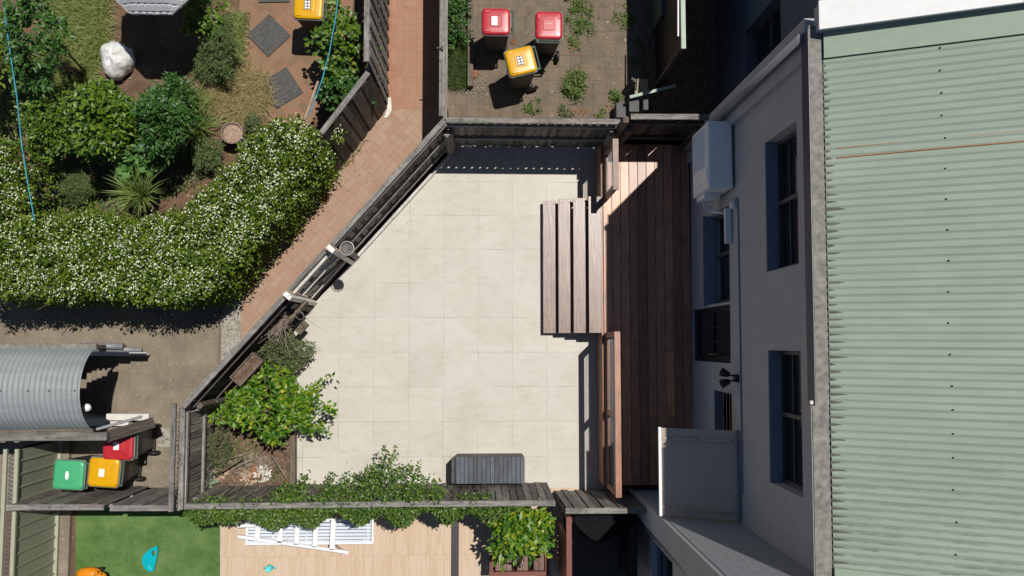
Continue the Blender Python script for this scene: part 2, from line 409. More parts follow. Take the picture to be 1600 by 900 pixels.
BENCHM = wood("charcoal_slat", (0.045, 0.052, 0.062), (0.07, 0.08, 0.095), (0.10, 0.112, 0.13), 0.55, 0.4, 0.35, 12)
BENCHSIDE = wood("bench_side", (0.05, 0.048, 0.04), (0.085, 0.08, 0.068), (0.115, 0.11, 0.095), 0.6, 0.4, 0.2, 12)
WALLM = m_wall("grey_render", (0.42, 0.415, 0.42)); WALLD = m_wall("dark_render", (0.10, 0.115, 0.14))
WALLS = m_brickwall(); WHITE = plain("white_paint", (0.78, 0.775, 0.755), 0.55, 0.4, 0, 0.04)
CREAM = plain("cream_paint", (0.6, 0.58, 0.52), 0.6)
ROOF = m_roof("green_roof", (0.245, 0.30, 0.24), (0.27, 0.328, 0.265), (0.30, 0.358, 0.295), (-2.32, 0.076, -2.0, -0.6))
FLASH = plain("green_flashing", (0.27, 0.34, 0.265), 0.5, 0.4, 0, 0.05)
GUT = plain("dirty_zinc", (0.175, 0.167, 0.15), 0.7, 0.3, 0.0, 0.4, 14)
GUTO = plain("gutter_face", (0.035, 0.055, 0.085), 0.5, 0.4, 0, 0.08)
VAULT = m_roof("zinc_roof", (0.21, 0.235, 0.235), (0.245, 0.27, 0.27), (0.275, 0.30, 0.30))
GLASS = plain("dark_glass", (0.012, 0.016, 0.02), 0.08, 0.5, 0, 0.1)
FRAME = plain("window_frame", (0.06, 0.062, 0.066), 0.5, 0.4)
SILLM = plain("sill_paint", (0.20, 0.235, 0.28), 0.6, 0.4)
INSIDE = plain("room_dark", (0.02, 0.014, 0.012), 0.9, 0.1)
ACM = plain("unit_casing", (0.80, 0.81, 0.80), 0.45, 0.4, 0, 0.05)
BLACK = plain("black_plastic", (0.012, 0.012, 0.013), 0.5, 0.4)
RUBBER = plain("grey_rubber", (0.085, 0.083, 0.08), 0.8, 0.3, 0, 0.3, 20)
BINB = plain("bin_green_grey", (0.055, 0.058, 0.048), 0.5, 0.4, 0, 0.15)
BINRIM = plain("bin_rim", (0.17, 0.185, 0.17), 0.5, 0.4, 0, 0.1)
RED = plain("red_lid", (0.42, 0.02, 0.03), 0.33, 0.5, 0, 0.08); YEL = plain("yellow_lid", (0.62, 0.32, 0.0), 0.33, 0.5, 0, 0.05)
GRN = plain("green_lid", (0.055, 0.36, 0.16), 0.4, 0.5, 0, 0.06); HANDLE = plain("bin_handle", (0.06, 0.09, 0.07), 0.5)
TEAL = plain("teal_plastic", (0.0, 0.36, 0.43), 0.3, 0.5, 0, 0.06); AQUA = plain("aqua_plastic", (0.11, 0.58, 0.60), 0.3, 0.5, 0, 0.05)
ORANGE = plain("orange_plastic", (0.68, 0.22, 0.008), 0.3, 0.5, 0, 0.05); BLUE = plain("blue_rope", (0.03, 0.29, 0.42), 0.6)
STEEL = plain("steel", (0.5, 0.5, 0.5), 0.3, 0.5, 0.9); ALU = plain("white_aluminium", (0.72, 0.73, 0.74), 0.4, 0.5, 0, 0.04)
LBLUE = plain("pale_blue_slat", (0.56, 0.62, 0.70), 0.5, 0.4, 0, 0.05)
COLORB = plain("olive_steel", (0.25, 0.265, 0.19), 0.5, 0.4, 0, 0.08); COLORT = plain("olive_trim", (0.34, 0.34, 0.25), 0.5, 0.4, 0, 0.06)
TERRA = plain("brown_pot", (0.22, 0.16, 0.13), 0.7); BLKFAB = plain("black_cover", (0.010, 0.010, 0.011), 0.9, 0.04, 0, 0.2)
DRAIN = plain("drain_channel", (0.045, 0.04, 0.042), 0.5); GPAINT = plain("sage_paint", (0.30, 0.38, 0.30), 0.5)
TAN = plain("tan_board", (0.36, 0.30, 0.20), 0.7); GREYB = plain("grey_block", (0.10, 0.10, 0.10), 0.8)
POLY = plain("awning_sheet", (0.44, 0.375, 0.31), 0.7, 0.12, 0, 0.06); RUST = plain("rust_orange", (0.42, 0.13, 0.03), 0.8)
PIPE = plain("grey_pipe", (0.20, 0.203, 0.21), 0.4, 0.4); LITTER = plain("dry_leaf", (0.33, 0.125, 0.045), 0.8, 0.2, 0, 0.4)
PAPER = plain("pale_litter", (0.55, 0.53, 0.47), 0.8, 0.2, 0, 0.2); BARK = plain("bark", (0.12, 0.095, 0.07), 0.9, 0.2, 0, 0.3)
TWIG = plain("dry_twig", (0.27, 0.235, 0.195), 0.85, 0.2, 0, 0.2); PETAL = plain("white_petal", (0.66, 0.68, 0.50), 0.6, 0.3, 0, 0.06)
L_HEDGE = leafmat("jasmine_leaf", [(0.028, 0.062, 0.006), (0.062, 0.12, 0.008), (0.115, 0.185, 0.012), (0.20, 0.265, 0.022)], 0.5, 0.25, 0.3)
L_CIT = leafmat("citrus_leaf", [(0.032, 0.08, 0.01), (0.065, 0.14, 0.012), (0.11, 0.195, 0.016), (0.18, 0.245, 0.025)])
L_LEMON = leafmat("lemon_leaf", [(0.025, 0.085, 0.008), (0.055, 0.15, 0.010), (0.095, 0.21, 0.012), (0.15, 0.265, 0.016), (0.32, 0.34, 0.02)])
L_DARK = leafmat("dark_leaf", [(0.02, 0.06, 0.012), (0.04, 0.115, 0.018), (0.075, 0.175, 0.025)])
L_HERB = leafmat("herb_leaf", [(0.06, 0.10, 0.025), (0.10, 0.155, 0.04), (0.15, 0.205, 0.07)], 0.6)
L_BLADE = leafmat("striped_blade", [(0.10, 0.165, 0.03), (0.19, 0.26, 0.065), (0.32, 0.37, 0.13)], 0.5)
L_GRASS = leafmat("tall_grass", [(0.12, 0.18, 0.03), (0.20, 0.26, 0.06), (0.29, 0.33, 0.10), (0.38, 0.38, 0.17)], 0.6)
L_STRAW = leafmat("straw", [(0.20, 0.155, 0.065), (0.36, 0.29, 0.125), (0.48, 0.40, 0.20)], 0.7)
L_BIG = leafmat("soft_leaf", [(0.05, 0.14, 0.03), (0.085, 0.20, 0.045), (0.13, 0.255, 0.07)], 0.5)
L_VINE = leafmat("vine_leaf", [(0.025, 0.06, 0.009), (0.055, 0.12, 0.014), (0.10, 0.18, 0.022), (0.17, 0.245, 0.035)])
L_WEED = leafmat("weed_leaf", [(0.045, 0.10, 0.018), (0.085, 0.165, 0.028), (0.14, 0.22, 0.045), (0.23, 0.22, 0.07)], 0.6)
LEMON = plain('lemon_skin', (.55, .46, .06), .5)
L_GREY = leafmat("dry_bush_leaf", [(0.055, 0.08, 0.03), (0.10, 0.135, 0.045), (0.16, 0.185, 0.075)], 0.7)

# ------------------------------------------------------------------ leaves
def unit(a): return a / np.maximum(np.linalg.norm(a, axis=-1, keepdims=True), 1e-9)
def tri_mesh(name, V, T, m, parent=None, loc=None):
    off = LOC[parent.name] if parent is not None else Vector(loc or (0, 0, 0))
    V = V - np.array(off)[None]
    me = bpy.data.meshes.new(name)
    me.vertices.add(len(V)); me.vertices.foreach_set("co", V.astype(np.float32).ravel())
    me.loops.add(len(T) * 3); me.loops.foreach_set("vertex_index", T.astype(np.int32).ravel())
    me.polygons.add(len(T)); me.polygons.foreach_set("loop_start", np.arange(0, len(T) * 3, 3, dtype=np.int32))
    me.polygons.foreach_set("loop_total", np.full(len(T), 3, dtype=np.int32))
    me.update(calc_edges=True); me.validate()
    return link(name, me, m, parent, off)
def leaf_arrays(pts, dirs, nrm, L, Wd, fold=0.18, droop=0.15):
    """pts (n,3) leaf bases, dirs leaf directions, nrm face normals, L lengths, Wd width ratio"""
    n = len(pts); x = unit(dirs); s = unit(np.cross(nrm, x)); u = np.cross(x, s)
    L = np.broadcast_to(L, (n,))[:, None]; w = L * Wd * 0.5
    m1 = pts + x * L * .5 - u * L * fold * Wd
    tip = pts + x * L - u * L * droop
    l = pts + x * L * .45 + s * w; r = pts + x * L * .45 - s * w
    V = np.stack([pts, l, m1, r, tip], 1).reshape(-1, 3)
    b = np.arange(n)[:, None] * 5
    T = np.concatenate([b + np.array([[0, 2, 1]]), b + np.array([[1, 2, 4]]), b + np.array([[0, 3, 2]]), b + np.array([[3, 4, 2]])], 0)
    return V, T
def rand_dirs(n, up=0.3, spread=1.0):
    a = rng.uniform(0, 2 * np.pi, n)
    z = rng.normal(up, 0.35, n)
    return unit(np.stack([np.cos(a) * spread, np.sin(a) * spread, z], 1))
def up_normals(n, tilt=0.6):
    v = rng.normal(0, tilt, (n, 3)); v[:, 2] = 1.0
    return unit(v)
def cloud(name, pts, size, ratio, m, parent=None, loc=None, up=0.15, tilt=0.6, droop=0.15):
    n = len(pts); L = rng.uniform(size[0], size[1], n)
    V, T = leaf_arrays(pts, rand_dirs(n, up), up_normals(n, tilt), L, ratio, droop=droop)
    return tri_mesh(name, V, T, m, parent, loc)
def inpoly(pts, poly):
    x, y = pts[:, 0], pts[:, 1]; c = np.zeros(len(pts), bool); n = len(poly)
    for i in range(n):
        x1, y1 = poly[i]; x2, y2 = poly[(i + 1) % n]
        k = ((y1 > y) != (y2 > y)) & (x < (x2 - x1) * (y - y1) / (y2 - y1 + 1e-12) + x1)
        c ^= k
    return c
def edgedist(pts, poly):
    d_ = np.full(len(pts), 1e9); n = len(poly); p = pts[:, :2]
    for i in range(n):
        a = np.array(poly[i]); b = np.array(poly[(i + 1) % n]); ab = b - a
        t = np.clip(((p - a) @ ab) / (ab @ ab + 1e-12), 0, 1)
        d_ = np.minimum(d_, np.linalg.norm(p - a - t[:, None] * ab, axis=1))
    return d_
def wob(x, y, s=1.0, ph=0.0):
    return (np.sin(3.1 * s * x + 1.3 + ph) * np.cos(2.7 * s * y + .4 + ph) + .6 * np.sin(6.3 * s * x - 4.1 * s * y + ph) + .5 * np.cos(9.7 * s * y + 7.7 * s * x + ph)) / 2.1
def poly_px(lst, z): return [tuple(P(a, b, z)[:2]) for a, b in lst]
def sample_poly(poly, n):
    p = np.array(poly); lo, hi = p.min(0), p.max(0); out = []
    tot = 0
    while tot < n:
        q = rng.uniform(lo, hi, (n * 2, 2)); q = q[inpoly(q, poly)]; out.append(q); tot += len(q)
    return np.concatenate(out)[:n]
def bush(parent, c, r, nclust, per, size, ratio, m, name='foliage', up=0.25, zmin=0.1, core=0.25, spread=None):
    """clusters of leaves over an uneven crown"""
    c = np.array(c); r = np.array(r)
    q = unit(rng.normal(0, 1, (nclust, 3))); q[:, 2] = np.abs(q[:, 2]) * 1.0 - .25
    rad = rng.uniform(core, 1.0, (nclust, 1)) ** 0.5
    lump = 1 + .22 * np.sin(q[:, :1] * 5 + c[0] * 7) + .18 * np.cos(q[:, 1:2] * 6 + c[1] * 5)
    cc = c + q * rad * lump * r
    cc[:, 2] = np.maximum(cc[:, 2], zmin)
    base = np.repeat(cc, per, 0); n = len(base)
    dirs = rand_dirs(n, up) + np.repeat(q, per, 0) * 0.35
    base = base + rng.normal(0, (spread if spread else size[1] * .35), (n, 3))
    V, T = leaf_arrays(base, dirs, up_normals(n, .5), rng.uniform(size[0], size[1], n), ratio)
    return tri_mesh(name, V, T, m, parent)
def blades(name, bases, L, width, m, parent=None, loc=None, lean=0.9, seg=4, curl=1.2):
    """arching strips; bases (n,3)"""
    n = len(bases); a = rng.uniform(0, 2 * np.pi, n); L = rng.uniform(L[0], L[1], n)
    h = np.stack([np.cos(a), np.sin(a), np.zeros(n)], 1); s = np.stack([-np.sin(a), np.cos(a), np.zeros(n)], 1)
    ln = rng.uniform(.25, 1.0, n) * lean
    rows = []
    p = bases.copy(); th = np.pi / 2 - ln * .5
    for i in range(seg + 1):
        w = width * (1 - (i / seg) ** 1.5) * .5 + 0.0004
        rows += [p - s * w, p + s * w]
        st = (L / seg)[:, None]
        p = p + (h * np.cos(th)[:, None] + np.array([0, 0, 1]) * np.sin(th)[:, None]) * st
        p[:, 2] = np.maximum(p[:, 2], 0.012)
        th = th - ln * curl / seg
    V = np.stack(rows, 1).reshape(-1, 3); k = 2 * (seg + 1); b = np.arange(n)[:, None] * k; T = []
    for i in range(seg):
        o = 2 * i
        T += [b + np.array([[o, o + 1, o + 3]]), b + np.array([[o, o + 3, o + 2]])]
    return tri_mesh(name, V, np.concatenate(T, 0), m, parent, loc)
def stems(parent, base, c, r, n=6, m=None, name='trunk', r0=0.018):
    mb = MB(); b = Vector(base)
    for i in range(n):
        a = rnd.uniform(0, 6.28); k = rnd.uniform(.3, .85)
        tip = Vector((c[0] + r[0] * k * math.cos(a), c[1] + r[1] * k * math.sin(a), c[2] + r[2] * rnd.uniform(-.1, .6)))
        mid = b.lerp(tip, .5) + Vector((rnd.uniform(-.06, .06), rnd.uniform(-.06, .06), .08))
        mb.tube([b + Vector((rnd.uniform(-.02, .02), rnd.uniform(-.02, .02), 0)), mid, tip], [r0, r0 * .65, r0 * .3], 6)
    return mb.build(name, m or BARK, parent)
# ================================================================== SETTING
def sheet(name, px, m, z=0.0, pz=None):
    return struct(MB().sheet(poly_px(px, z if pz is None else pz), z).build(name, m))
# stairwell opening left in the ground
wx0, wx1 = -9.0, P(203, 600).x; wy1, wy0 = P(203, 556).y, P(203, 655).y
g = MB(); B = 120
for x0, x1, y0, y1 in ((-B, wx0, -B, B), (wx1, B, -B, B), (wx0, wx1, -B, wy0), (wx0, wx1, wy1, B)):
    g.sheet([(x0, y0), (x1, y0), (x1, y1), (x0, y1)], -0.012)
struct(g.build("ground", SOIL))
c = MB()
xa, xb = P(345, 600).x, P(275, 700).x
yt, yb = P(300, 440).y, P(200, 792).y
c.sheet([(wx0 - 2, wy1), (xa, wy1), (xa, yt), (wx0 - 2, yt)], 0)
c.sheet([(wx1, wy0), (xa, wy0), (xa, wy1), (wx1, wy1)], 0)
c.sheet([(wx0 - 2, yb), (xa, yb), (xa, wy0), (wx0 - 2, wy0)], 0)
struct(c.build("concrete_yard", CONC))
sheet("pebble_strip", [(346, 440), (376, 440), (376, 585), (346, 600)], AGG, 0.004)
sheet("pebble_patch", [(246, 668), (270, 668), (270, 699), (246, 699)], AGG, 0.004)
struct(MB().box(tuple(P(340.5, 540)[:2]) + (0.01,), (0.06, 1.9, 0.06)).build("concrete_edging", CONC))
sheet("brick_lane", [(603, -330), (700, -330), (700, 170), (606, 170)], BRICKA, 0.004)
sheet("brick_path", [(606, 170), (700, 170), (705, 240), (376, 600), (376, 420), (500, 290), (600, 171)], BRICKB, 0.0)
sheet("brick_edging", [(604, -330), (613.5, -330), (613.5, 168), (606, 168)], m_basket("edging_brick", 0, (0.0, 0.0, 0), [(0.33, 0.15, 0.09), (0.38, 0.175, 0.10), (0.40, 0.20, 0.12)], 0.235, 0.3), 0.008)
sheet("mortar_patch", [(604, 153), (611, 152), (612, 172), (606, 183), (600, 184), (605, 170)], CREAM, 0.012)
sheet("garden_brick_paving", [(380, -80), (560, -80), (540, 120), (480, 200), (405, 195), (360, 110), (372, 40)], BRICKG, 0.0)
sheet("yard_paving", [(690, -330), (1165, -330), (1165, 205), (690, 205)], PAVER, 0.0)
sheet("patio_paving", [(705, 222), (960, 222), (960, 800), (462, 790), (462, 525), (455, 512)], TILE, 0.0)
sheet("artificial_turf", [(118, 762), (344, 762), (344, 1300), (118, 1300)], TURF, 0.0)
sheet("sandstone_paving", [(344, 762), (1200, 762), (1200, 1300), (344, 1300)], SAND, 0.004)
sheet("painted_floor_shade", [(880, 770), (1130, 770), (1130, 1300), (880, 1300)], DRAIN, 0.010)  # dark sheet paints deep shade over the sandstone; no decking lies here
sheet("painted_yard_shade", [(1002, -330), (1175, -330), (1175, 200), (1002, 200)], MULCH, 0.006)  # dark sheet paints the neighbouring house's shade onto the paving
struct(MB().box(tuple(P(711, 845)[:2]) + (0.008,), (0.13, 1.4, 0.012)).build("strip_drain", DRAIN))
struct(MB().box(tuple(P(104, 845)[:2]) + (0.03,), (0.16, 1.5, 0.10)).box(tuple(P(104, 715)[:2]) + (0.03,), (0.16, 0.8, 0.10)).build("concrete_kerb", CONC))
struct(MB().sheet(poly_px([(310, 600), (400, 545), (455, 520), (458, 760), (310, 765)], 0.06), 0.06).build("garden_bed_soil", MULCH))

# ================================================================== HOUSE
DZ = 0.6; WX = 3.495; EZ = 5.80
YN, YS = 3.50, -2.42
slope = math.tan(R_(25))
house = thing("terrace_house", "grey rendered two storey house with a green corrugated iron roof above the timber deck", "house", (WX, 0.0, 0), -R_(0.40))
def wallpanel(mb, y0, y1, z0, z1, x0=WX, t=0.25):
    mb.box((x0 + t / 2, (y0 + y1) / 2, (z0 + z1) / 2), (t, y1 - y0, z1 - z0))
# openings: (y0, y1, z0, z1)
op = [(0.885, 2.50, 4.19, 5.18), (-1.675, -0.08, 4.19, 5.18), (0.60, 1.98, 1.55, 2.68), (-0.28, 0.56, DZ, 2.68), (-1.75, -0.70, 1.85, 2.7)]
wb = MB()
ys = sorted({YS, YN - 0.44} | {o[0] for o in op} | {o[1] for o in op})
for a, b in zip(ys[:-1], ys[1:]):
    m_ = (a + b) / 2; zs = 0.0
    for o in sorted([q for q in op if q[0] < m_ < q[1]], key=lambda q: q[2]):
        if o[2] > zs: wallpanel(wb, a, b, zs, o[2])
        zs = o[3]
    wallpanel(wb, a, b, zs, EZ - 0.02)
house_wall = wb.build("wall", WALLM, house)
MB().box((WX + 0.10, YN - 0.22, EZ / 2 - .09), (0.34, 0.44, EZ - 0.18)).build("pier", WALLM, house, bevel=0.006)
MB().box((WX + 1.7, 0.5, 2.9), (2.6, 5.7, 5.6)).build("room_core", INSIDE, house)
# upper windows
for (y0, y1, z0, z1) in op[:2]:
    w = MB()
    for a, b, c0, c1 in ((y0, y0 + .05, z0, z1), (y1 - .05, y1, z0, z1), (y0 + .05, y1 - .05, z1 - .05, z1), (y0 + .05, y1 - .05, z0, z0 + .05)):
        w.box((WX + .17, (a + b) / 2, (c0 + c1) / 2), (.06, b - a, c1 - c0))
    w.box((WX + .155, y0 + (y1 - y0) * .52, (z0 + z1) / 2), (.05, .05, z1 - z0 - .1))
    for k in (1, 2):
        w.box((WX + .18, (y0 + y1) / 2, z0 + (z1 - z0) * k / 3), (.03, y1 - y0 - .1, .02))
    fr = w.build("window", FRAME, house)
    MB().box((WX + .19, (y0 + y1) / 2, (z0 + z1) / 2), (.012, y1 - y0 - .08, z1 - z0 - .08)).build("pane", GLASS, fr)
    MB().box((WX + .063, (y0 + y1) / 2, z0 + .012), (.15, y1 - y0 - .004, .03)).build("sill", SILLM, fr)
    for s_, yy in ((0, y0), (1, y1)):
        pass
# servery window with a ledge, louvre window, glazed door
y0, y1, z0, z1 = op[2]
w = MB(); w.box((WX + .16, y0 + .03, (z0 + z1) / 2), (.06, .06, z1 - z0)); w.box((WX + .16, y1 - .03, (z0 + z1) / 2), (.06, .06, z1 - z0)); w.box((WX + .16, (y0 + y1) / 2, z1 - .03), (.06, y1 - y0 - .12, .06))
w.box((WX + .16, y0 + (y1 - y0) * .55, (z0 + z1) / 2 - .03), (.05, .05, z1 - z0 - .06))
fr = w.build("window", FRAME, house)
MB().box((WX + .20, (y0 + y1) / 2, (z0 + z1) / 2), (.012, y1 - y0 - .1, z1 - z0 - .06)).build("pane", GLASS, fr)
MB().box((WX + .03, (y0 + y1) / 2, z0 + .012), (.2, y1 - y0 + .04, .03)).build("sill", SILLM, fr)
y0, y1, z0, z1 = op[4]
w = MB()
for a, b, c0, c1 in ((y0, y0 + .05, z0, z1), (y1 - .05, y1, z0, z1), (y0 + .05, y1 - .05, z1 - .05, z1), (y0 + .05, y1 - .05, z0, z0 + .05)):
    w.box((WX + .14, (a + b) / 2, (c0 + c1) / 2), (.06, b - a, c1 - c0))
fr = w.build("window", FRAME, house); lv = MB()
for k in range(5):
    lv.box((WX + .13, (y0 + y1) / 2, z0 + .14 + k * .155), (.09, y1 - y0 - .1, .012), Matrix.Rotation(R_(25), 3, 'Y'))
lv.build("louvre", GLASS, fr)
MB().box((WX + .06, (y0 + y1) / 2, z0 + .012), (.13, y1 - y0 - .004, .03)).build("sill", SILLM, fr)
y0, y1, z0, z1 = op[3]
w = MB()
for a, b, c0, c1 in ((y0, y0 + .09, z0, z1), (y1 - .09, y1, z0, z1), (y0 + .09, y1 - .09, z1 - .1, z1), (y0 + .09, y1 - .09, z0, z0 + .2), (y0 + .09, y1 - .09, z0 + 1.0, z0 + 1.08)):
    w.box((WX + .07, (a + b) / 2, (c0 + c1) / 2), (.05, b - a, c1 - c0))
for k in (1, 2):
    w.box((WX + .07, y0 + .09 + (y1 - y0 - .18) * k / 3, z0 + 1.55), (.03, .025, .9))
dr = w.build("door", BLACK, house)
MB().box((WX + .08, (y0 + y1) / 2, (z0 + z1) / 2), (.012, y1 - y0 - .16, z1 - z0 - .1)).build("pane", GLASS, dr)
MB().tube([(WX + .0, y0 + .12, z0 + 1.0), (WX + .0, y0 + .12, z0 + 1.45)], .012).build("handle", STEEL, dr)
# corrugated roof
RX0, RX1, RY0, RY1 = 3.535, 6.7, YS + 0.10, YN - 0.30
pitch, amp = 0.076, 0.0078
ny = int((RY1 - RY0) / pitch * 8); vs = []; fs = []; uv = []
nx_ = 6
for j in range(ny + 1):
    y = RY0 + (RY1 - RY0) * j / ny
    lap = 0.004 if int((y - RY0) / 0.762) % 2 else 0.0
    z = amp * math.sin(2 * math.pi * (y - RY0) / pitch) + lap
    for i in range(nx_ + 1):
        x = RX0 + (RX1 - RX0) * i / nx_
        vs.append((x, y, EZ + .0175 + slope * (x - RX0) + z)); uv.append((x, y))
for j in range(ny):
    for i in range(nx_):
        a = j * (nx_ + 1) + i; fs.append([a, a + 1, a + nx_ + 2, a + nx_ + 1])
rb = MB(); rb.raw(vs, fs, uv); roof = rb.build("roof", ROOF, house, smooth=True)
def rz(x): return EZ + .0175 + slope * (x - RX0)
fl = MB(); ang = Matrix.Rotation(-R_(25), 3, 'Y')
Lr = (RX1 - RX0) / math.cos(R_(25)); xm = (RX0 + RX1) / 2
fl.box((xm, YN - 0.375, rz(xm) + .024), (Lr, .29, .006), ang); fl.build("flashing", FLASH, roof)
MB().box((xm, YS + .07, rz(xm) + .024), (Lr, .22, .006), ang).build("flashing", FLASH, roof)
sc = MB(); k = 0
y = RY0 + .03
while y < RY1:
    x = 4.52 + rnd.uniform(-.012, .012)
    MB().lathe((x, RY0 + pitch * (round((y - RY0) / pitch) + .25), rz(x) + amp + .002), [(0.0001, .014), (.006, .012), (.0095, .004), (.0095, 0)], 8).build("screw", BLACK, roof)
    y += rnd.choice((.228, .304))
li = MB()
for j in range(int((RY1 - RY0) / pitch)):
    y = RY0 + pitch * (j + .75); L = rnd.uniform(.04, .15) * (0.5 if j > 55 else 1.15)
    x0 = RX0 + .005; wv = rnd.uniform(.010, .02)
    li.raw([(x0, y - wv, rz(x0) + .0015), (x0, y + wv, rz(x0) + .0015), (x0 + L * .6, y + wv * rnd.uniform(.3, .9), rz(x0 + L * .6) - .001), (x0 + L, y + rnd.uniform(-.004, .004), rz(x0 + L) - .004), (x0 + L * .5, y - wv * rnd.uniform(.3, .9), rz(x0 + L * .5) - .001)], [[0, 4, 3, 2, 1][::-1]])
lo_ = li.build("valley_wedges", plain("valley_wedge", (0.11, 0.11, 0.085), 0.9, 0.2, 0, 0.4), roof); lo_['kind'] = 'stuff'  # dark wedge at the gutter end of each roof valley
for yy in (2.03, 1.93):
    MB().tube([(RX0 + .1, yy - .012, rz(RX0 + .1) + .006), (4.4, yy, rz(4.4) + .007), (5.6, yy + .012, rz(5.6) + .007)], .0045, 6).build("copper_wire", RUST, roof)
# gutters
def gutter(y0, y1, x0, x1, z0, z1):
    mb = MB(); ym = (y0 + y1) / 2; L = y1 - y0
    mb.box(((x0 + x1) / 2, ym, z0 + .006), (x1 - x0, L, .012)); mb.box((x0 + .004, ym, (z0 + z1) / 2 + .012), (.008, L, z1 - z0)); mb.box((x1 - .004, ym, (z0 + z1) / 2), (.008, L, z1 - z0 - .02))
    return mb
gt = gutter(-0.63, YN - .16, WX - .110, RX0 + .06, EZ - .008, EZ + .012).build("gutter", GUT, house)
MB().box((WX - .114, (-0.63 + YN - .2) / 2, EZ - .08), (.006, YN - .2 + .63, .17)).build("fascia", GUTO, gt)
MB().box((WX - .112, (-0.63 + YN - .2) / 2, EZ + .014), (.008, YN - .2 + .63, .010)).build("bead", PIPE, gt)
gt = gutter(YS - .05, -0.63, WX - .145, RX0 + .06, EZ - .012, EZ + .008).build("gutter", GUT, house)
MB().box((WX - .156, (YS - .68) / 2, EZ + .014), (.009, -.58 - YS, .012)).build("bead", PIPE, gt)
MB().box((WX - .13, -.60, EZ - .03), (.045, .035, .04)).build("bracket", CREAM, gt)
# parapet with white top, downpipe
pp = MB()
pp.raw([(WX - .03, YN - .235, EZ - .02), (RX1, YN - .235, rz(RX1) - .02), (RX1, YN + .03, rz(RX1) - .02), (WX - .03, YN + .03, EZ - .02), (WX - .03, YN - .235, EZ + .12), (RX1, YN - .235, rz(RX1) + .10), (RX1, YN + .03, rz(RX1) + .10), (WX - .03, YN + .03, EZ + .12)],
       [[0, 3, 2, 1], [4, 5, 6, 7], [0, 1, 5, 4], [1, 2, 6, 5], [2, 3, 7, 6], [3, 0, 4, 7]])
pa = pp.build("parapet", WALLM, house)
cp = MB(); xm = (WX + RX1) / 2
cp.raw([(WX - .05, YN - .255, EZ + .121), (RX1, YN - .255, rz(RX1) + .101), (RX1, YN + .05, rz(RX1) + .101), (WX - .05, YN + .05, EZ + .121), (WX - .05, YN - .255, EZ + .15), (RX1, YN - .255, rz(RX1) + .13), (RX1, YN + .05, rz(RX1) + .13), (WX - .05, YN + .05, EZ + .15)],
       [[0, 3, 2, 1], [4, 5, 6, 7], [0, 1, 5, 4], [1, 2, 6, 5], [2, 3, 7, 6], [3, 0, 4, 7]])
cp.build("capping", WHITE, pa)
MB().tube([(WX - .13, YN - .25, .05), (WX - .13, YN - .25, EZ - .12)], .055, 14).build("downpipe", PIPE, house, smooth=True)
cd = MB(); cd.tube([(WX - .012, 2.0, 3.12), (WX - .012, -2.0, 3.16)], .012, 6); cd.tube([(WX - .012, 2.0, 3.12), (WX - .012, 2.0, 2.95)], .012, 6); cd.build("conduit", SILLM, house)

# air conditioner on the wall
acr = thing("air_conditioner", "white outdoor air conditioning unit hung on the grey wall under the downpipe", "air conditioner", (3.30, 2.64, 2.15))
MB().box((3.305, 2.64, 2.575), (.35, .95, .83)).build("casing", ACM, acr, bevel=.02, seg=3)
gb = MB()
for k in range(22): gb.box((3.1275, 2.78, 2.24 + k * .028), (.006, .56, .008))
gb.build("front_louvre", ACM, acr)
MB().box((3.125, 2.36, 2.62), (.012, .20, .66)).build("front_panel", ACM, acr, bevel=.005)
MB().box((3.30, 2.64, 2.993), (.30, .90, .012)).build("lid", ACM, acr, bevel=.005)
MB().box((3.29, 2.13, 2.42), (.24, .07, .42)).build("valve_cover", ACM, acr, bevel=.012)
for yy in (2.3, 2.95): MB().box((3.31, yy, 2.135), (.36, .04, .04)).box((3.47, yy, 1.975), (.035, .04, .28)).build("bracket", PIPE, acr)
pb = MB()
for k in range(3): pb.tube([(3.24 + k * .05, 2.10, 2.33), (3.29 + k * .04, 2.02, 2.2), (3.43, 1.95, 2.2 + k * .04), (3.46, 1.87, 2.6)], .014, 7)
pb.build("pipes", ALU, acr, smooth=True)
o = MB().box((3.45, 1.66, 2.80), (.09, .50, .07)).build("pipe_duct", ALU, bevel=.008, loc=(3.45, 1.66, 2.8)); tag(o, "short white pipe duct running along the wall beside the air conditioner", "duct")
o = MB().lathe((3.43, 1.92, 3.02), [(.0001, .0), (.05, .0), (.055, .03), (.055, .07), (.0001, .07)][::-1], 16, 'X').build("junction_box", ALU, loc=(3.42, 1.89, 3.0), smooth=True); tag(o, "small round white junction box on the grey wall", "junction box")
# awning over the door
aw = thing("door_awning", "flat grey sheet awning with a white front edge over the southern end of the deck", "awning", (3.45, -1.8, 3.0))
ay0, ay1 = -2.385, -1.18
MB().raw([(2.485, ay0, 2.61), (3.46, ay0, 3.04), (3.46, ay1, 3.04), (2.485, ay1, 2.61), (2.485, ay0, 2.62), (3.46, ay0, 3.05), (3.46, ay1, 3.05), (2.485, ay1, 2.62)], [[0, 3, 2, 1], [4, 5, 6, 7], [0, 1, 5, 4], [1, 2, 6, 5], [2, 3, 7, 6], [3, 0, 4, 7]]).build("sheet", POLY, aw)
MB().box((2.48, (ay0 + ay1) / 2, 2.62), (.035, ay1 - ay0 + .02, .05)).build("front_edge", WHITE, aw)
MB().box((3.445, (ay0 + ay1) / 2, 3.07), (.045, ay1 - ay0 + .02, .05)).build("wall_bar", SILLM, aw)
for yy in (ay0 + .12, ay1 - .14):
    cs = MB().bar((2.50, yy, 2.64), (3.42, yy, 3.045), .035, .012).build("clamp_strip", POLY, aw)
    for t_ in (.1, .5, .95): MB().lathe((2.50 + .92 * t_, yy, 2.647 + .405 * t_), [(.0001, .006), (.010, .004), (.012, 0)], 8).build("bolt", BLACK, cs)
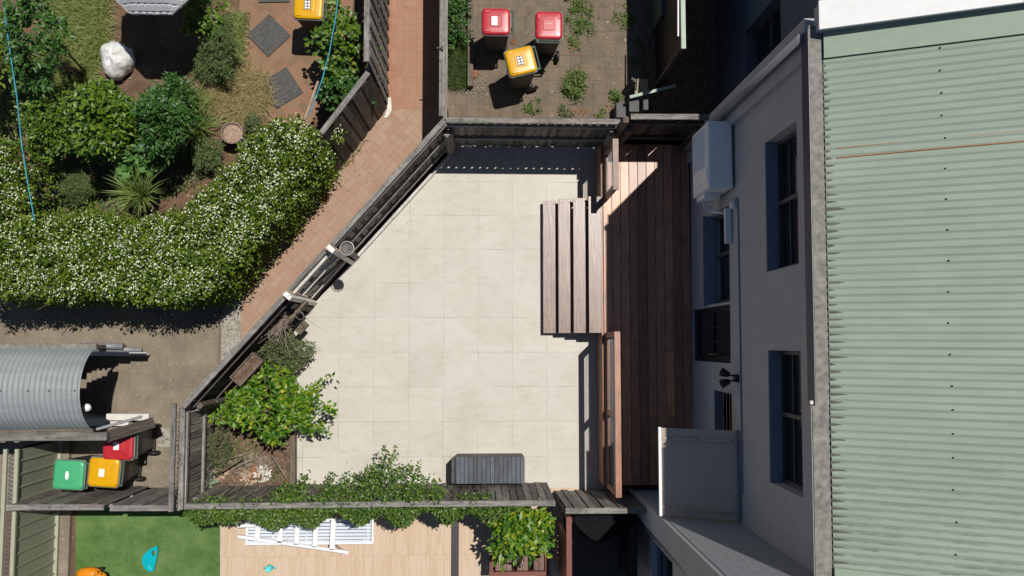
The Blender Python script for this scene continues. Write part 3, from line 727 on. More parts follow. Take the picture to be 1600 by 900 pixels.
# twin spotlight
sp = thing("twin_spotlight", "black twin spotlight on the grey wall above the louvre window", "spotlight", (3.44, -0.47, 3.0))
MB().box((3.465, -0.47, 3.0), (.05, .10, .12)).build("wall_plate", BLACK, sp, bevel=.006)
for s_ in (-1, 1):
    h_ = MB(); h_.tube([(3.44, -.47 + s_ * .03, 3.0), (3.36, -.47 + s_ * .04, 2.98)], .012, 8)
    h_.tube([(3.375, -.47 + s_ * .045, 2.985), (3.31, -.47 + s_ * .07, 2.945), (3.28, -.47 + s_ * .085, 2.925)], [.035, .055, .062], 14)
    h_.build("lamp_head", BLACK, sp, smooth=True)

# ---- neighbours
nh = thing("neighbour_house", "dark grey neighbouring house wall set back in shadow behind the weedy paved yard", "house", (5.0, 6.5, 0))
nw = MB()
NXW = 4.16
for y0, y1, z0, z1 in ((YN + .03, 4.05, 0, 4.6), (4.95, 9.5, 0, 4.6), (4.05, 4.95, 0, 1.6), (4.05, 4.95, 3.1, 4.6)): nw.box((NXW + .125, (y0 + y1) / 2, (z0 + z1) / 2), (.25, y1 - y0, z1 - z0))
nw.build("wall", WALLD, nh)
w = MB()
for a, b, c0, c1 in ((4.05, 4.10, 1.6, 3.1), (4.90, 4.95, 1.6, 3.1), (4.10, 4.90, 3.05, 3.1), (4.10, 4.90, 1.6, 1.66), (4.10, 4.90, 2.33, 2.38)): w.box((NXW + .16, (a + b) / 2, (c0 + c1) / 2), (.05, b - a, c1 - c0))
fr = w.build("window", FRAME, nh); MB().box((NXW + .19, 4.5, 2.35), (.012, .84, 1.44)).build("pane", GLASS, fr)
MB().raw([(4.05, YN + .04, 4.87), (6.5, YN + .04, 5.9), (6.5, 9.6, 5.9), (4.05, 9.6, 4.87), (4.05, YN + .04, 4.92), (6.5, YN + .04, 5.95), (6.5, 9.6, 5.95), (4.05, 9.6, 4.92)], [[0, 3, 2, 1], [4, 5, 6, 7], [0, 1, 5, 4], [1, 2, 6, 5], [2, 3, 7, 6], [3, 0, 4, 7]]).build("roof", VAULT, nh)
sh = thing("adjoining_house", "grey painted brick house corner with a downpipe at the bottom of the photo", "house", (3.2, -3.5, 0))
SX = 2.55
MB().box((SX + 1.7, YS - .19, 3.2), (3.4, .37, 6.4)).build("wall", WALLS, sh)
MB().box((SX + .11, YS - .19, 3.2), (.26, .35, 6.2)).map(lambda p: (p.x - .035, p.y, p.z)).build("pier", WALLM, sh)
s2 = MB()
for y0, y1, z0, z1 in ((-3.05, YS - .375, 0, 5.6), (-5.5, -4.0, 0, 5.6), (-4.0, -3.05, 0, 1.2), (-4.0, -3.05, 2.6, 5.6)): s2.box((SX + .22, (y0 + y1) / 2, (z0 + z1) / 2), (.25, y1 - y0, z1 - z0))
s2.build("rear_wall", WALLM, sh)
w = MB()
for a, b, c0, c1 in ((-4.0, -3.94, 1.2, 2.6), (-3.11, -3.05, 1.2, 2.6), (-3.94, -3.11, 2.54, 2.6), (-3.94, -3.11, 1.2, 1.26)): w.box((SX + .2, (a + b) / 2, (c0 + c1) / 2), (.06, b - a, c1 - c0))
fr = w.build("window", SILLM, sh); MB().box((SX + .22, -3.52, 1.9), (.012, .84, 1.3)).build("pane", GLASS, fr)
MB().tube([(SX + .03, YS - .44, .05), (SX + .03, YS - .44, 5.6)], .055, 14).build("downpipe", PIPE, sh, smooth=True)
MB().box((SX + 2.2, -4.2, 5.9), (4.2, 3.1, .12)).map(lambda p: (p.x, p.y, p.z + .3)).build("roof", VAULT, sh)

# ================================================================== DECK, STEPS, RAILINGS
DX0 = 2.015
dk = thing("timber_deck", "brown hardwood deck of long boards along the foot of the grey house", "deck", (2.75, .5, 0))
DY0, DY1 = -2.33, 3.38
nb = 10; bw = (WX - .006 - DX0) / nb
dm = MB()
for i in range(nb):
    x = DX0 + bw * (i + .5)
    cuts = [DY0, DY1]
    if i == 7: cuts = [DY0, -1.2, -0.12, DY1]
    for a, b in zip(cuts[:-1], cuts[1:]):
        if i == 7 and a == -1.2: continue
        dm.box((x, (a + b) / 2, DZ - .014), (bw - .007, b - a - .004, .028))
dm.build("boards", DECK, dk, bevel=.003, seg=1)
MB().box((DX0 + bw * 7.5, -.66, DZ - .014), (bw - .007, 1.07, .028)).build("replaced_board", NEWDECK, dk, bevel=.003, seg=1)['label'] = "lighter orange replacement board"
MB().box((DX0 - .02, (DY0 + DY1) / 2, DZ / 2 + .01), (.028, DY1 - DY0, DZ - .03)).build("fascia", RAILWOOD, dk, bevel=.003, seg=1)
jm = MB()
for k in range(12): jm.box((DX0 + .7, DY0 + .1 + k * .5, DZ - .09), (1.34, .045, .12))
jm.build("joists", SLEEPER, dk)
MB().box((DX0 + .7, .5, .1), (1.3, 5.6, .02)).build("underfloor", BLACK, dk)
st = thing("timber_steps", "four open brown hardwood steps leading from the beige paving to the deck", "steps", (1.5, 1.2, 0))
ty0, ty1 = P(858, 520.5, .3).y, P(858, 313, .2).y
tx = [(848.5, 869), (872.5, 893), (896, 917.5), (920, 941)]
for k, (a, b) in enumerate(tx):
    z = .15 * (k + 1); x0, x1 = P(a, 420, z).x, P(b, 420, z).x
    o = MB().box(((x0 + x1) / 2, (ty0 + ty1) / 2, z - .02), (x1 - x0, ty1 - ty0, .04)).build("tread", TREAD, st, bevel=.004)
    for yy in (ty0 + .06, ty1 - .06):
        for xx in (x0 + .04, x1 - .04): MB().lathe((xx, yy, z), [(.0001, .004), (.007, .003), (.009, 0)], 8).build("bolt", GREYB, o)
for yy in (ty0 + .06, ty1 - .06):
    sb = MB()
    x0 = P(849, 420, .1).x
    for k in range(4):
        z = .15 * (k + 1)
        sb.box((x0 + .06 + k * .262 + .1, yy, (z - .041) / 2), (.2, .045, z - .043))
    sb.build("stringer", SLEEPER, st)
def railing(name, label, y0, y1, m, mids, x=2.085, ztop=1.5):
    r = thing(name, label, "railing", (x, (y0 + y1) / 2, DZ))
    MB().box((x, (y0 + y1) / 2, ztop - .02), (.095, y1 - y0, .04)).build("top_rail", m, r, bevel=.005)
    MB().box((x - .02, (y0 + y1) / 2, DZ + .12), (.045, y1 - y0 - .1, .07)).build("bottom_rail", m, r, bevel=.004)
    for yy in [y0 + .045, y1 - .045] + mids:
        MB().box((x - .012, yy, (DZ + ztop - .04) / 2), (.07, .085, ztop - .04 - DZ - .001)).build("post", m, r, bevel=.004)
    wm = MB()
    for k in range(7):
        z = DZ + .22 + k * .085
        wm.tube([(x - .012, y0 + .05, z), (x - .012, y1 - .05, z)], .004, 6)
    wm.build("wires", STEEL, r)
    return r
railing("deck_railing", "orange brown timber wire railing at the southern edge of the deck below the steps", -2.36, .19, RAILWOOD, [-1.12])
railing("deck_railing", "faded short timber railing at the top of the deck beside the north fence", 2.42, 3.24, OLDRAIL, [])
# ================================================================== FENCES
def fence(name, label, A, B, h, nrm, m=GREYWOOD, capm=CAPWOOD, rails=1, cap=True, lean=(0, 0), pw=.10, gap=.006, lap=.014, jit=.02, posts=2.4, skew=0.0, railz=(.38, .82), capw=.085, group=None, holes=False, caplen=None):
    """A, B: base line; nrm points to the side from which the palings show; rails=+1 on that side, -1 on the far side"""
    A = Vector((A[0], A[1], 0)); B = Vector((B[0], B[1], 0)); L = (B - A).length; t = (B - A) / L
    n = Vector((nrm[0], nrm[1], 0)); n = (n - t * n.dot(t)).normalized()
    M = Matrix((t, n, Vector((0, 0, 1)))).transposed()
    o = thing(name, label, "fence", (A + B) / 2, 0, group)
    sh_ = lambda p: (p.x + lean[0] * p.z / h, p.y + lean[1] * p.z / h, p.z)
    mb = MB(); k = int(L / (pw + gap)); st_ = L / max(k, 1)
    if holes:
        k = int(L / .068); st_ = L / k
    for i in range(k):
        hh = h - .03 + rnd.uniform(-jit, jit * .3); zb = rnd.uniform(.01, .05)
        rot = Matrix.Rotation(rnd.gauss(skew, .008 if not holes else .002), 3, n)
        if holes and i % 2: hh = rnd.uniform(1.385, 1.45)
        if holes: pw = .098 if i % 2 == 0 else .085
        mb.box(A + t * (st_ * (i + .5)) + n * (lap * (i % 2) + rnd.uniform(-.003, .003)) + Vector((0, 0, (hh + zb) / 2)), (pw + rnd.uniform(-.006, .004), .014, hh - zb), rot @ M)
    mb.map(sh_).build("palings", m, o)
    s = rails
    for z in [h * q for q in railz]:
        MB().bar(A + n * s * .048 + Vector((0, 0, z)), B + n * s * .048 + Vector((0, 0, z)), .04, .07).map(sh_).build("rail", m, o, bevel=.004, seg=1)
    np_ = max(2, int(L / posts) + 1)
    for i in range(np_):
        p = A + t * (.06 + (L - .12) * i / (np_ - 1)) + n * s * .10
        MB().box(p + Vector((0, 0, h / 2 - .20)), (.09, .09, h - .38), M).map(sh_).build("post", m, o, bevel=.006, seg=1)
    if cap:
        LC = caplen or L; segs = max(1, int(LC / 2.7)); cmb = MB()
        for i in range(segs):
            a = A + t * (LC * i / segs + .004); b = A + t * (LC * (i + 1) / segs - .004); w = rnd.uniform(-.006, .006)
            cmb.bar(a + n * (s * .02 + w) + Vector((0, 0, h)), b + n * (s * .02 - w) + Vector((0, 0, h + rnd.uniform(-.01, .01))), capw, .035)
        cmb.map(sh_).build("cap", capm, o, bevel=.004, seg=1)
    return o
nA, nB = (-.60, 3.48), (2.13, 3.47)
fence("paling_fence", "weathered grey paling fence between the beige patio and the weedy paved yard", nA, nB, 1.68, (0, -1), jit=.01, railz=(.42, .88), holes=True)
fence("paling_fence", "taller dark paling fence section between the deck railing and the wall mounted air conditioner", (2.24, 3.485), (3.47, 3.485), 1.95, (0, -1), m=DARKWOOD, railz=(.42, .86), gap=-.012)
MB().bar((2.18, 3.42, .05), (2.18, 3.42, 1.92), .09, .09, (1, 0, 0)).build("fence_post", SLEEPER, bevel=.006, loc=(2.18, 3.42, 0)).name = "fence_post"
tag(bpy.data.objects["fence_post"], "dark corner post where the two north fence heights meet", "post")
D0 = Vector((-.62, 3.44, 0)); D1 = Vector((-4.47, -.93, 0)); dt = (D1 - D0).normalized(); dn = Vector((dt.y * -1, dt.x, 0))
if dn.x < 0: dn = -dn
def dproj(px, py):
    p = P(px, py, 0); return D0 + dt * (p - D0).dot(dt)
G1 = dproj(550, 410); G2 = dproj(492, 474)
fence("paling_fence", "diagonal grey paling fence between the timber gate and the north corner of the patio", D0, G1 - dt * .06, 1.74, dn, railz=(.2, .55, .93), gap=-.014, lap=.02)
fence("paling_fence", "dark diagonal paling fence behind the lemon tree with mulch boxes hung on it", G2 + dt * .06, D1, 1.74, dn, m=DARKWOOD, capm=CAPWOOD, railz=(.3, .8), gap=-.012)
gate = thing("timber_gate", "weathered paling gate with two bleached posts in the diagonal fence", "gate", (G1 + G2) / 2)
Mg = Matrix((dt, dn, Vector((0, 0, 1)))).transposed()
for p in (G1, G2):
    MB().box(p + dn * .075 + Vector((0, 0, .93)), (.075, .13, 1.86), Mg).build("post", WHITEWOOD, gate, bevel=.006)
a = G1 + dt * .06; b = G2 - dt * .06; Lg = (b - a).length; k = int(Lg / .105); mb = MB()
for i in range(k):
    mb.box(a + dt * (Lg * (i + .5) / k) + dn * (.022 * (i % 2)) + Vector((0, 0, .86)), (.118, .014, 1.6 + rnd.uniform(-.02, .02)), Mg)
mb.build("palings", GATEWOOD, gate)
for z in (.3, 1.0, 1.55): MB().bar(a + dn * .05 + Vector((0, 0, z)), b + dn * .05 + Vector((0, 0, z)), .045, .07).build("rail", WHITEWOOD if z == 1.0 else PALEWOOD, gate, bevel=.004)
MB().bar(a + dn * .045 + Vector((0, 0, .37)), b + dn * .045 + Vector((0, 0, .96)), .035, .07).build("brace", GREYWOOD, gate, bevel=.004)
MB().bar(a + Vector((0, 0, 1.70)), b + Vector((0, 0, 1.70)), .07, .03).build("cap", CAPWOOD, gate, bevel=.004)
lt = MB(); lt.box(G1 + dt * .1 + dn * .085 + Vector((0, 0, 1.15)), (.16, .02, .05), Mg); lt.tube([G1 + dt * .02 + dn * .10 + Vector((0, 0, 1.15)), G1 + dt * .22 + dn * .10 + Vector((0, 0, 1.15))], .009); lt.build("latch", STEEL, gate)
# plinth boards along the foot of the diagonal fence
mb = MB(); mb.bar(D0 + dn * .115 + Vector((0, 0, .05)), G1 - dt * .02 + dn * .115 + Vector((0, 0, .05)), .05, .10); o = mb.build("plinth_board", PALEWOOD, loc=(D0 + G1) / 2, bevel=.004)
tag(o, "long pale timber edging board at the foot of the diagonal fence above the gate", "edging board")
# wire basket
q = P(542, 388, 1.72); wbk = thing("wire_basket", "round wire hanging basket on the fence beside the gate post", "hanging basket", (q.x, q.y, 1.5))
mb = MB()
def ring(c, r, z, rr=.004, n=28): return [(c.x + r * math.cos(6.2832 * i / n), c.y + r * math.sin(6.2832 * i / n), z) for i in range(n + 1)]
mb.tube(ring(q, .105, 1.72), .006, 6); mb.tube(ring(q, .08, 1.66), .004, 6); mb.tube(ring(q, .045, 1.62), .004, 6)
for i in range(8):
    a_ = math.pi * i / 4
    mb.tube([(q.x + .105 * math.cos(a_), q.y + .105 * math.sin(a_), 1.72), (q.x + .08 * math.cos(a_), q.y + .08 * math.sin(a_), 1.655), (q.x, q.y, 1.615)], .004, 5)
for i in range(3):
    a_ = 2.094 * i + .4; mb.tube([(q.x + .105 * math.cos(a_), q.y + .105 * math.sin(a_), 1.72), (q.x, q.y, 1.92)], .003, 5)
mb.build("wire_frame", plain("galvanised_wire", (.45, .44, .42), .5, .4, .3), wbk)
MB().lathe((q.x, q.y, 1.60), [(.0001, .0), (.05, .005), (.085, .045), (.092, .075), (.085, .075), (.06, .04), (.0001, .03)], 20).build("liner", plain("fibre_liner", (.13, .12, .11), .9), wbk, smooth=True)
# mulch boxes hung on the diagonal fence
def mulchbox(px, py, L, label, z=1.0):
    c_ = P(px, py, z + .16); c_.z = 0
    o = thing("planter_box", label, "planter box", (c_.x, c_.y, z), 0, "timber boxes on the diagonal fence")
    mb = MB(); w = .2
    for s_ in (-1, 1):
        mb.box(c_ + dn * s_ * w / 2 + Vector((0, 0, z + .09)), (L, .02, .18), Mg); mb.box(c_ + dt * s_ * (L / 2 - .01) + Vector((0, 0, z + .09)), (.02, w - .022, .18), Mg)
    mb.box(c_ + Vector((0, 0, z + .012)), (L - .05, w - .03, .02), Mg)
    mb.build("box", SLEEPER, o)
    MB().box(c_ + Vector((0, 0, z + .09)), (L - .045, w - .025, .10), Mg).build("mulch", MULCH, o)
    return c_
mulchbox(385, 577, .52, "short timber planter box of brown mulch hung above the lemon tree")
cB = mulchbox(447, 492, .72, "long timber planter box with a dried plant beside the gate", .85)
o = MB().box(P(472, 512, .5), (.22, .12, .06), Mg).build("timber_block", SLEEPER, loc=P(472, 512, .47), bevel=.005); tag(o, "dark timber block at the corner of the patio below the long planter box", "block")
# garden side fences of the lane
fence("paling_fence", "grey paling fence leaning over the left side of the brick lane at the top", (-1.69, 4.19), (-1.71, 9.4), 1.6, (1, 0), rails=-1, lean=(-.12, .20), lap=.02, gap=.02, jit=.02)
e0 = P(606, 167, 0); e1 = P(384, 452, 0)
en = Vector(((e1 - e0).y * -1, (e1 - e0).x, 0)); en = en if en.x > 0 else -en
fence("paling_fence", "dark leaning paling fence between the brick path and the white flowering hedge", e0 + (e1 - e0) * .004, e1, 1.5, en, m=DARKWOOD, rails=-1, lean=(-.10, .10), jit=.04, pw=.13, gap=-.01, caplen=1.22)
fence("paling_fence", "grey capped paling fence casting a dark shadow on the right of the brick lane", (-.685, 3.58), (-.69, 9.4), 1.45, (1, 0), rails=1, gap=-.014)
o = thing("gate_latch", "small black gate latch on the fence cap right of the brick lane", "latch", P(688, 75, 1.5))
MB().box(P(687, 75, 1.492), (.10, .022, .02)).build("bolt", BLACK, o); MB().box(P(691, 75, 1.50), (.03, .07, .035)).build("plate", BLACK, o)
# south fences
VY = -2.395
fence("paling_fence", "long grey paling fence overgrown with vine along the bottom of the patio", (-4.44, VY), (1.10, VY + .015), 1.64, (0, 1), rails=-1, gap=.012, lap=.008, jit=.02)
fence("paling_fence", "short ragged paling fence between the black covered barbecue and the deck railing", (1.25, -2.515), (2.52, -2.515), 1.58, (0, 1), rails=-1, gap=.014, jit=.05, skew=.04)
fence("paling_fence", "old grey paling fence with its cap split beside the green and yellow bins", (-7.05, -2.40), (-5.62, -2.40), 1.60, (0, 1), rails=-1, gap=.01, lap=.01, jit=.03)
fence("paling_fence", "lower grey paling fence above the artificial turf, right of the yellow bin", (-5.56, -2.43), (-4.66, -2.43), 1.56, (0, 1), rails=-1, gap=.012, lap=.01, jit=.03)
wf = fence("paling_fence", "grey double capped fence closing the left side of the lemon tree bed", (-4.54, -.94), (-4.54, -2.48), 1.56, (1, 0), rails=1, capw=.075, railz=(.45, .93))
MB().bar((-4.65, -.90, 1.58), (-4.65, -2.50, 1.58), .075, .05).build("cap", CAPWOOD, wf, bevel=.004)
mb = MB()
for i in range(22):
    y = -.98 - i * .068
    mb.bar((-4.62, y, 1.47), (-4.56, y - .05, 1.47), .012, .03)
    mb.bar((-4.56, y, 1.44), (-4.62, y - .05, 1.44), .012, .03)
mb.build("lattice", DARKWOOD, wf)
# olive steel fence at the far left
sf = thing("steel_fence", "olive ribbed steel fence at the left edge beside the green lidded bin", "fence", (-7.10, -3.0, 0))
vs, fs = [], []; prof = [(0, 0), (.15, 0), (.165, .022), (.185, .022), (.20, 0)]
y = -1.62; col_ = []
while y > -4.9:
    for q_, d_ in prof[:-1] if True else prof: col_.append((y - q_, d_))
    y -= .20
for (yy, d_) in col_: vs += [(-7.10 + d_, yy, .08), (-7.10 + d_, yy, 1.29)]
for i in range(len(col_) - 1): fs.append([2 * i, 2 * i + 2, 2 * i + 3, 2 * i + 1])
mb = MB(); mb.raw(vs, fs); mb.build("panel", COLORB, sf)
for x in (-7.085, -7.255): MB().box((x, -3.25, 1.315), (.055, 3.3, .05)).build("top_rail", COLORT, sf, bevel=.005)
MB().box((-7.075, -3.25, .09), (.06, 3.3, .05)).build("bottom_rail", COLORT, sf, bevel=.004)
mb = MB()
for i in range(48):
    y = -1.68 - i * .066
    mb.bar((-7.225, y, 1.27), (-7.12, y - .05, 1.27), .014, .02); mb.bar((-7.12, y, 1.25), (-7.225, y - .05, 1.25), .014, .02)
mb.build("lattice", GREYB, sf)
MB().box((-7.17, -3.25, .65), (.012, 3.3, 1.1)).build("back_sheet", BLACK, sf)

# ================================================================== STAIR SHELTER
sw = thing("stairwell", "concrete stairs going down into the ground under the curved grey roof", "stairs", (wx1, -.7, -1))
mb = MB(); n_ = 7
for i in range(n_):
    x1 = wx1 - .17 * i; z1 = -.17 * (i + 1); mb.box((x1 - .14, (wy0 + wy1) / 2, z1 - .5), (.28, wy1 - wy0, 1.0))
    mb.v[-8:] = [Vector((p.x, p.y, p.z + .0001 * i)) for p in mb.v[-8:]]
mb.build("flight", CONC, sw)
mb = MB(); xm = (wx0 + wx1) / 2; Lx = wx1 - wx0
mb.box((xm, wy1 + .04, -.85), (Lx + .1, .08, 1.9)); mb.box((xm, wy0 - .05, -.85), (Lx + .1, .1, 1.95)); mb.build("side_wall", CREAM, sw)
MB().box((wx0 - .05, (wy0 + wy1) / 2, -.9), (.1, 1.2, 1.9)).box((xm - .6, (wy0 + wy1) / 2, -1.75), (Lx - 1.2, 1.1, .05)).build("landing", CONC, sw)
va = thing("curved_shelter", "curved corrugated grey metal roof over the concrete stairs at the left edge", "shelter", (-7.2, -.7, 0))
y0, y1 = P(100, 545, 1.6).y, P(100, 671, 1.6).y; W_ = (y0 - y1); rise = .42; R0 = (W_ * W_ / 4 + rise * rise) / (2 * rise); th = math.asin(W_ / 2 / R0)
xs = -5.84; nseg = 22; nxx = 230; vs = []; fs = []
for i in range(nxx + 1):
    x = xs - .076 * i / 6
    rr = R0 + .009 * math.sin(2 * math.pi * i / 6) + (.006 if (i // 60) % 2 else 0)
    for j in range(nseg + 1):
        a_ = -th + 2 * th * j / nseg
        vs.append((x, (y0 + y1) / 2 + rr * math.sin(a_), 1.6 + rise - R0 + rr * math.cos(a_)))
for i in range(nxx):
    for j in range(nseg):
        k = i * (nseg + 1) + j; fs.append([k, k + 1, k + nseg + 2, k + nseg + 1])
mb = MB(); mb.raw(vs, fs, [(v[0], v[1]) for v in vs]); vr = mb.build("roof", VAULT, va, smooth=True)
for px in (3, 45, 78, 118): MB().lathe((P(px, 608, 2.0).x, (y0 + y1) / 2, 1.6 + rise + .009), [(.0001, .012), (.012, .008), (.014, 0)], 8).build("screw", RUBBER, vr)
MB().box((-7.3, y0 + .03, 1.575), (2.95, .10, .05)).build("gutter", GUT, va, bevel=.006)
MB().box((-7.3, y1 - .03, 1.585), (2.95, .07, .06)).build("beam", SLEEPER, va, bevel=.005)
MB().box((-7.17, y1 - .105, 1.58), (3.1, .12, .08)).build("beam", CAPWOOD, va, bevel=.006)
for x in (-7.18, -6.98): MB().box((x, y1 - .16, .78), (.07, .07, 1.52)).build("post", COLORT, va, bevel=.005)
for yy in (y0 + .03,): MB().box((-6.1, yy, .78), (.06, .06, 1.52)).build("post", SLEEPER, va, bevel=.005)
o = MB().tube([P(125, 540.5, .7), P(190, 541, .7)], .05, 12).tube([P(190, 541, .7), P(192, 541, .7)], .058, 12).tube([P(140, 546, .62), P(222, 546.5, .62)], .045, 12).build("drain_pipe", PIPE, loc=P(160, 542, 0), smooth=True); tag(o, "pair of grey pipes lying above the concrete stairs beside the shelter gutter", "pipe")
o = MB().bar(P(140, 552.5, .12), P(232, 553, .12), .05, .16).build("upstand", CREAM, loc=P(186, 552, 0), bevel=.006); tag(o, "pale concrete upstand along the upper edge of the stairs", "upstand")
o = MB().bar(P(170, 651, .12), P(236, 651, .12), .11, .2).build("upstand", CREAM, loc=P(200, 651, 0), bevel=.006); tag(o, "pale concrete upstand along the lower edge of the stairs", "upstand")
o = MB().bar(P(150, 671, 1.35), P(222, 651, 1.0), .045, .05).build("handrail", PIPE, loc=P(186, 662, 0), bevel=.01); tag(o, "grey metal handrail board above the lower stair upstand", "handrail")
o = MB().bar(P(165, 683, 1.5), P(240, 660, .9), .17, .04).build("sloping_board", DARKWOOD, loc=P(200, 673, 0), bevel=.005); tag(o, "dark sloping board beside the stairs, above the red lidded bin", "board")
q = P(136, 637, 1.60)
gl = thing("globe_lamp", "white round globe lamp under the mouth of the curved shelter", "lamp", (q.x, q.y, 1.5))
MB().lathe(q, [(.0001, .07), (.035, .06), (.06, .02), (.058, -.02), (.03, -.05), (.0001, -.055)], 18).build("globe", WHITE, gl, smooth=True)
MB().tube([(q.x - .02, q.y, q.z), (q.x - .10, q.y, q.z + .10), (q.x - .12, q.y, q.z + .30)], .012, 8).build("arm", PIPE, gl)

# ================================================================== BINS
def rrect(a, b, rad, n=5):
    out = []
    for sx, sy, a0 in ((1, 1, 0), (-1, 1, 90), (-1, -1, 180), (1, -1, 270)):
        for k in range(n + 1):
            q = R_(a0 + 90 * k / n); out.append((sx * (a - rad) + rad * math.cos(q), sy * (b - rad) + rad * math.sin(q)))
    return out
def loft(mb, secs):
    n = len(secs[0][0]); vs = [(p[0], p[1], z) for pl_, z in secs for p in pl_]; fs = []
    for k in range(len(secs) - 1):
        for i in range(n): fs.append([k * n + i, k * n + (i + 1) % n, (k + 1) * n + (i + 1) % n, (k + 1) * n + i])
    fs.append([(len(secs) - 1) * n + i for i in range(n)]); fs.append(list(range(n))[::-1])
    return mb.raw(vs, fs)
def wheelie(px, py, rot, lid, label, sticker=None, z=1.03):
    c_ = P(px, py, z)
    o = thing("wheelie_bin", label, "wheelie bin", (c_.x, c_.y, 0), R_(rot), "wheelie bins")
    mb = MB(); loft(mb, [(rrect(.17, .175, .04), .05), (rrect(.19, .19, .045), .35), (rrect(.225, .215, .05), .93)]); mb.build("body", BINB, o, local=True)
    mb = MB(); loft(mb, [(rrect(.235, .225, .05), .92), (rrect(.246, .235, .055), .93), (rrect(.246, .235, .055), .962), (rrect(.236, .226, .05), .966)]); mb.build("rim", BINRIM, o, local=True)
    mb = MB(); loft(mb, [(rrect(.234, .224, .06), .967), (rrect(.233, .223, .06), .985), (rrect(.222, .212, .06), 1.001), (rrect(.19, .18, .05), 1.007), (rrect(.10, .10, .04), 1.010)])
    l = mb.build("lid", lid, o, local=True, smooth=True)
    mb = MB(); loft(mb, [(rrect(.098, .105, .03), 1.004), (rrect(.094, .101, .03), 1.014), (rrect(.085, .092, .025), 1.0168)]); mb.build("lid_panel", lid, l, local=True)
    for s_ in (-1, 1): MB().box((-.14, s_ * .165, 1.008), (.09, .04, .02)).build("lid_grip", lid, l, bevel=.008, local=True)
    mb = MB(); mb.tube([(.285, -.20, .965), (.285, .20, .965)], .014, 10)
    for s_ in (-1, 1): mb.bar((.20, s_ * .19, .955), (.285, s_ * .19, .965), .03, .03)
    mb.build("handle", HANDLE, o, local=True)
    for s_ in (-1, 1):
        MB().lathe((.20, s_ * .225, .10), [(.0001, -.025), (.085, -.025), (.10, -.012), (.10, .012), (.085, .025), (.0001, .025)], 20, 'Y').build("wheel", BLACK, o, local=True)
    MB().tube([(.20, -.21, .10), (.20, .21, .10)], .012).build("axle", BLACK, o, local=True)
    if sticker == 'white':
        mb = MB(); mb.box((-.025, 0, 1.0185), (.10, .15, .003)); mb.build("sticker", WHITE, l, local=True)
    elif sticker == 'pill':
        mb = MB(); mb.lathe((-.01, .0, 1.0172), [(.0001, .002), (.034, .002), (.034, 0)], 20); mb.map(lambda p: (-.01 + (p.x + .01) * .8, p.y * 2.0, p.z)); mb.build("sticker", WHITE, l, local=True)
    elif sticker == 'dots':
        MB().box((-.01, 0, 1.0185), (.105, .155, .003)).build("sticker", GREYB, l, local=True)
        mb = MB()
        for i in (-1, 1):
            for j in (-1, 0, 1): mb.lathe((-.01 + i * .025, j * .048, 1.0202), [(.0001, .0016), (.02, .0016), (.02, 0)], 14)
        mb.build("pictograms", WHITE, l, local=True)
    elif sticker == 'letter':
        MB().box((-.02, .0, 1.0185), (.085, .12, .003)).build("sticker", WHITE, l, local=True)
    if sticker == 'lines':
        mb = MB()
        for k in range(9): mb.box((-.02, -.044 + k * .011, 1.0176), (.012, .007, .001))
        mb.build("embossing", CREAM, l, local=True)
    return o
wheelie(775, 32, 0, RED, "red lidded wheelie bin with a white label beside the sleeper edged garden strip", 'white')
wheelie(858, 38, -90, RED, "red lidded wheelie bin without label, its handle towards the patio fence", 'lines')
wheelie(814, 94, 14, YEL, "tilted yellow lidded wheelie bin with a label of six white circles", 'dots')
wheelie(105, 743, -3, GRN, "green lidded wheelie bin with a white oval label beside the olive steel fence", 'pill')
wheelie(160, 739, -4, YEL, "yellow lidded wheelie bin with a white label between the green and red bins", 'letter')
wheelie(183, 697, 0, RED, "red lidded wheelie bin half shaded below the sloping stair board", 'letter')
wheelie(481, 7, -2, YEL, "yellow lidded wheelie bin partly hidden by leaves at the top of the garden", 'dots')

# ================================================================== PATIO FURNITURE
bn = thing("storage_bench", "charcoal slatted timber bench standing against the vine fence", "bench", (.08, -2.14, 0))
zt = .46
x0, x1, y0, y1 = P(705, 735, zt).x, P(820, 735, zt).x, P(760, 756, zt).y, P(760, 714, zt).y
ch = .09
pts = [(x0, y0), (x1, y0), (x1, y1 - .03), (x1 - .03, y1), (x0 + ch, y1), (x0, y1 - ch * .8)]
MB().prism(pts, .02, zt - .025).build("carcass", BENCHSIDE, bn, bevel=.01)
mb = MB(); n_ = 16; xa_ = x0 + .075; w_ = (x1 - xa_) / n_
for i in range(n_):
    mb.box((xa_ + w_ * (i + .5), (y0 + y1) / 2, zt - .011 + rnd.uniform(-.001, .001)), (w_ - .004, y1 - y0 - .004, .024))
mb.build("seat_slats", BENCHM, bn, bevel=.003, seg=1)
mb = MB(); mb.raw([(x0 - .002, y0, zt - .07), (x0 + .073, y0, zt), (x0 + .073, y1 - .012, zt), (x0 - .002, y1 - .085, zt - .07), (x0 - .002, y0, zt - .1), (x0 + .073, y0, zt - .024), (x0 + .073, y1 - .012, zt - .024), (x0 - .002, y1 - .085, zt - .1)], [[3, 2, 1, 0], [4, 5, 6, 7], [0, 1, 5, 4], [1, 2, 6, 5], [2, 3, 7, 6], [3, 0, 4, 7]]); mb.build("end_slat", BENCHM, bn)
o = MB().bar(P(458.5, 602, .15), P(458.5, 762, .15), .085, .16).build("edging_sleeper", SLEEPER, loc=P(458, 680, 0), bevel=.008); tag(o, "brown timber sleeper edging the lemon tree bed beside the beige paving", "sleeper")

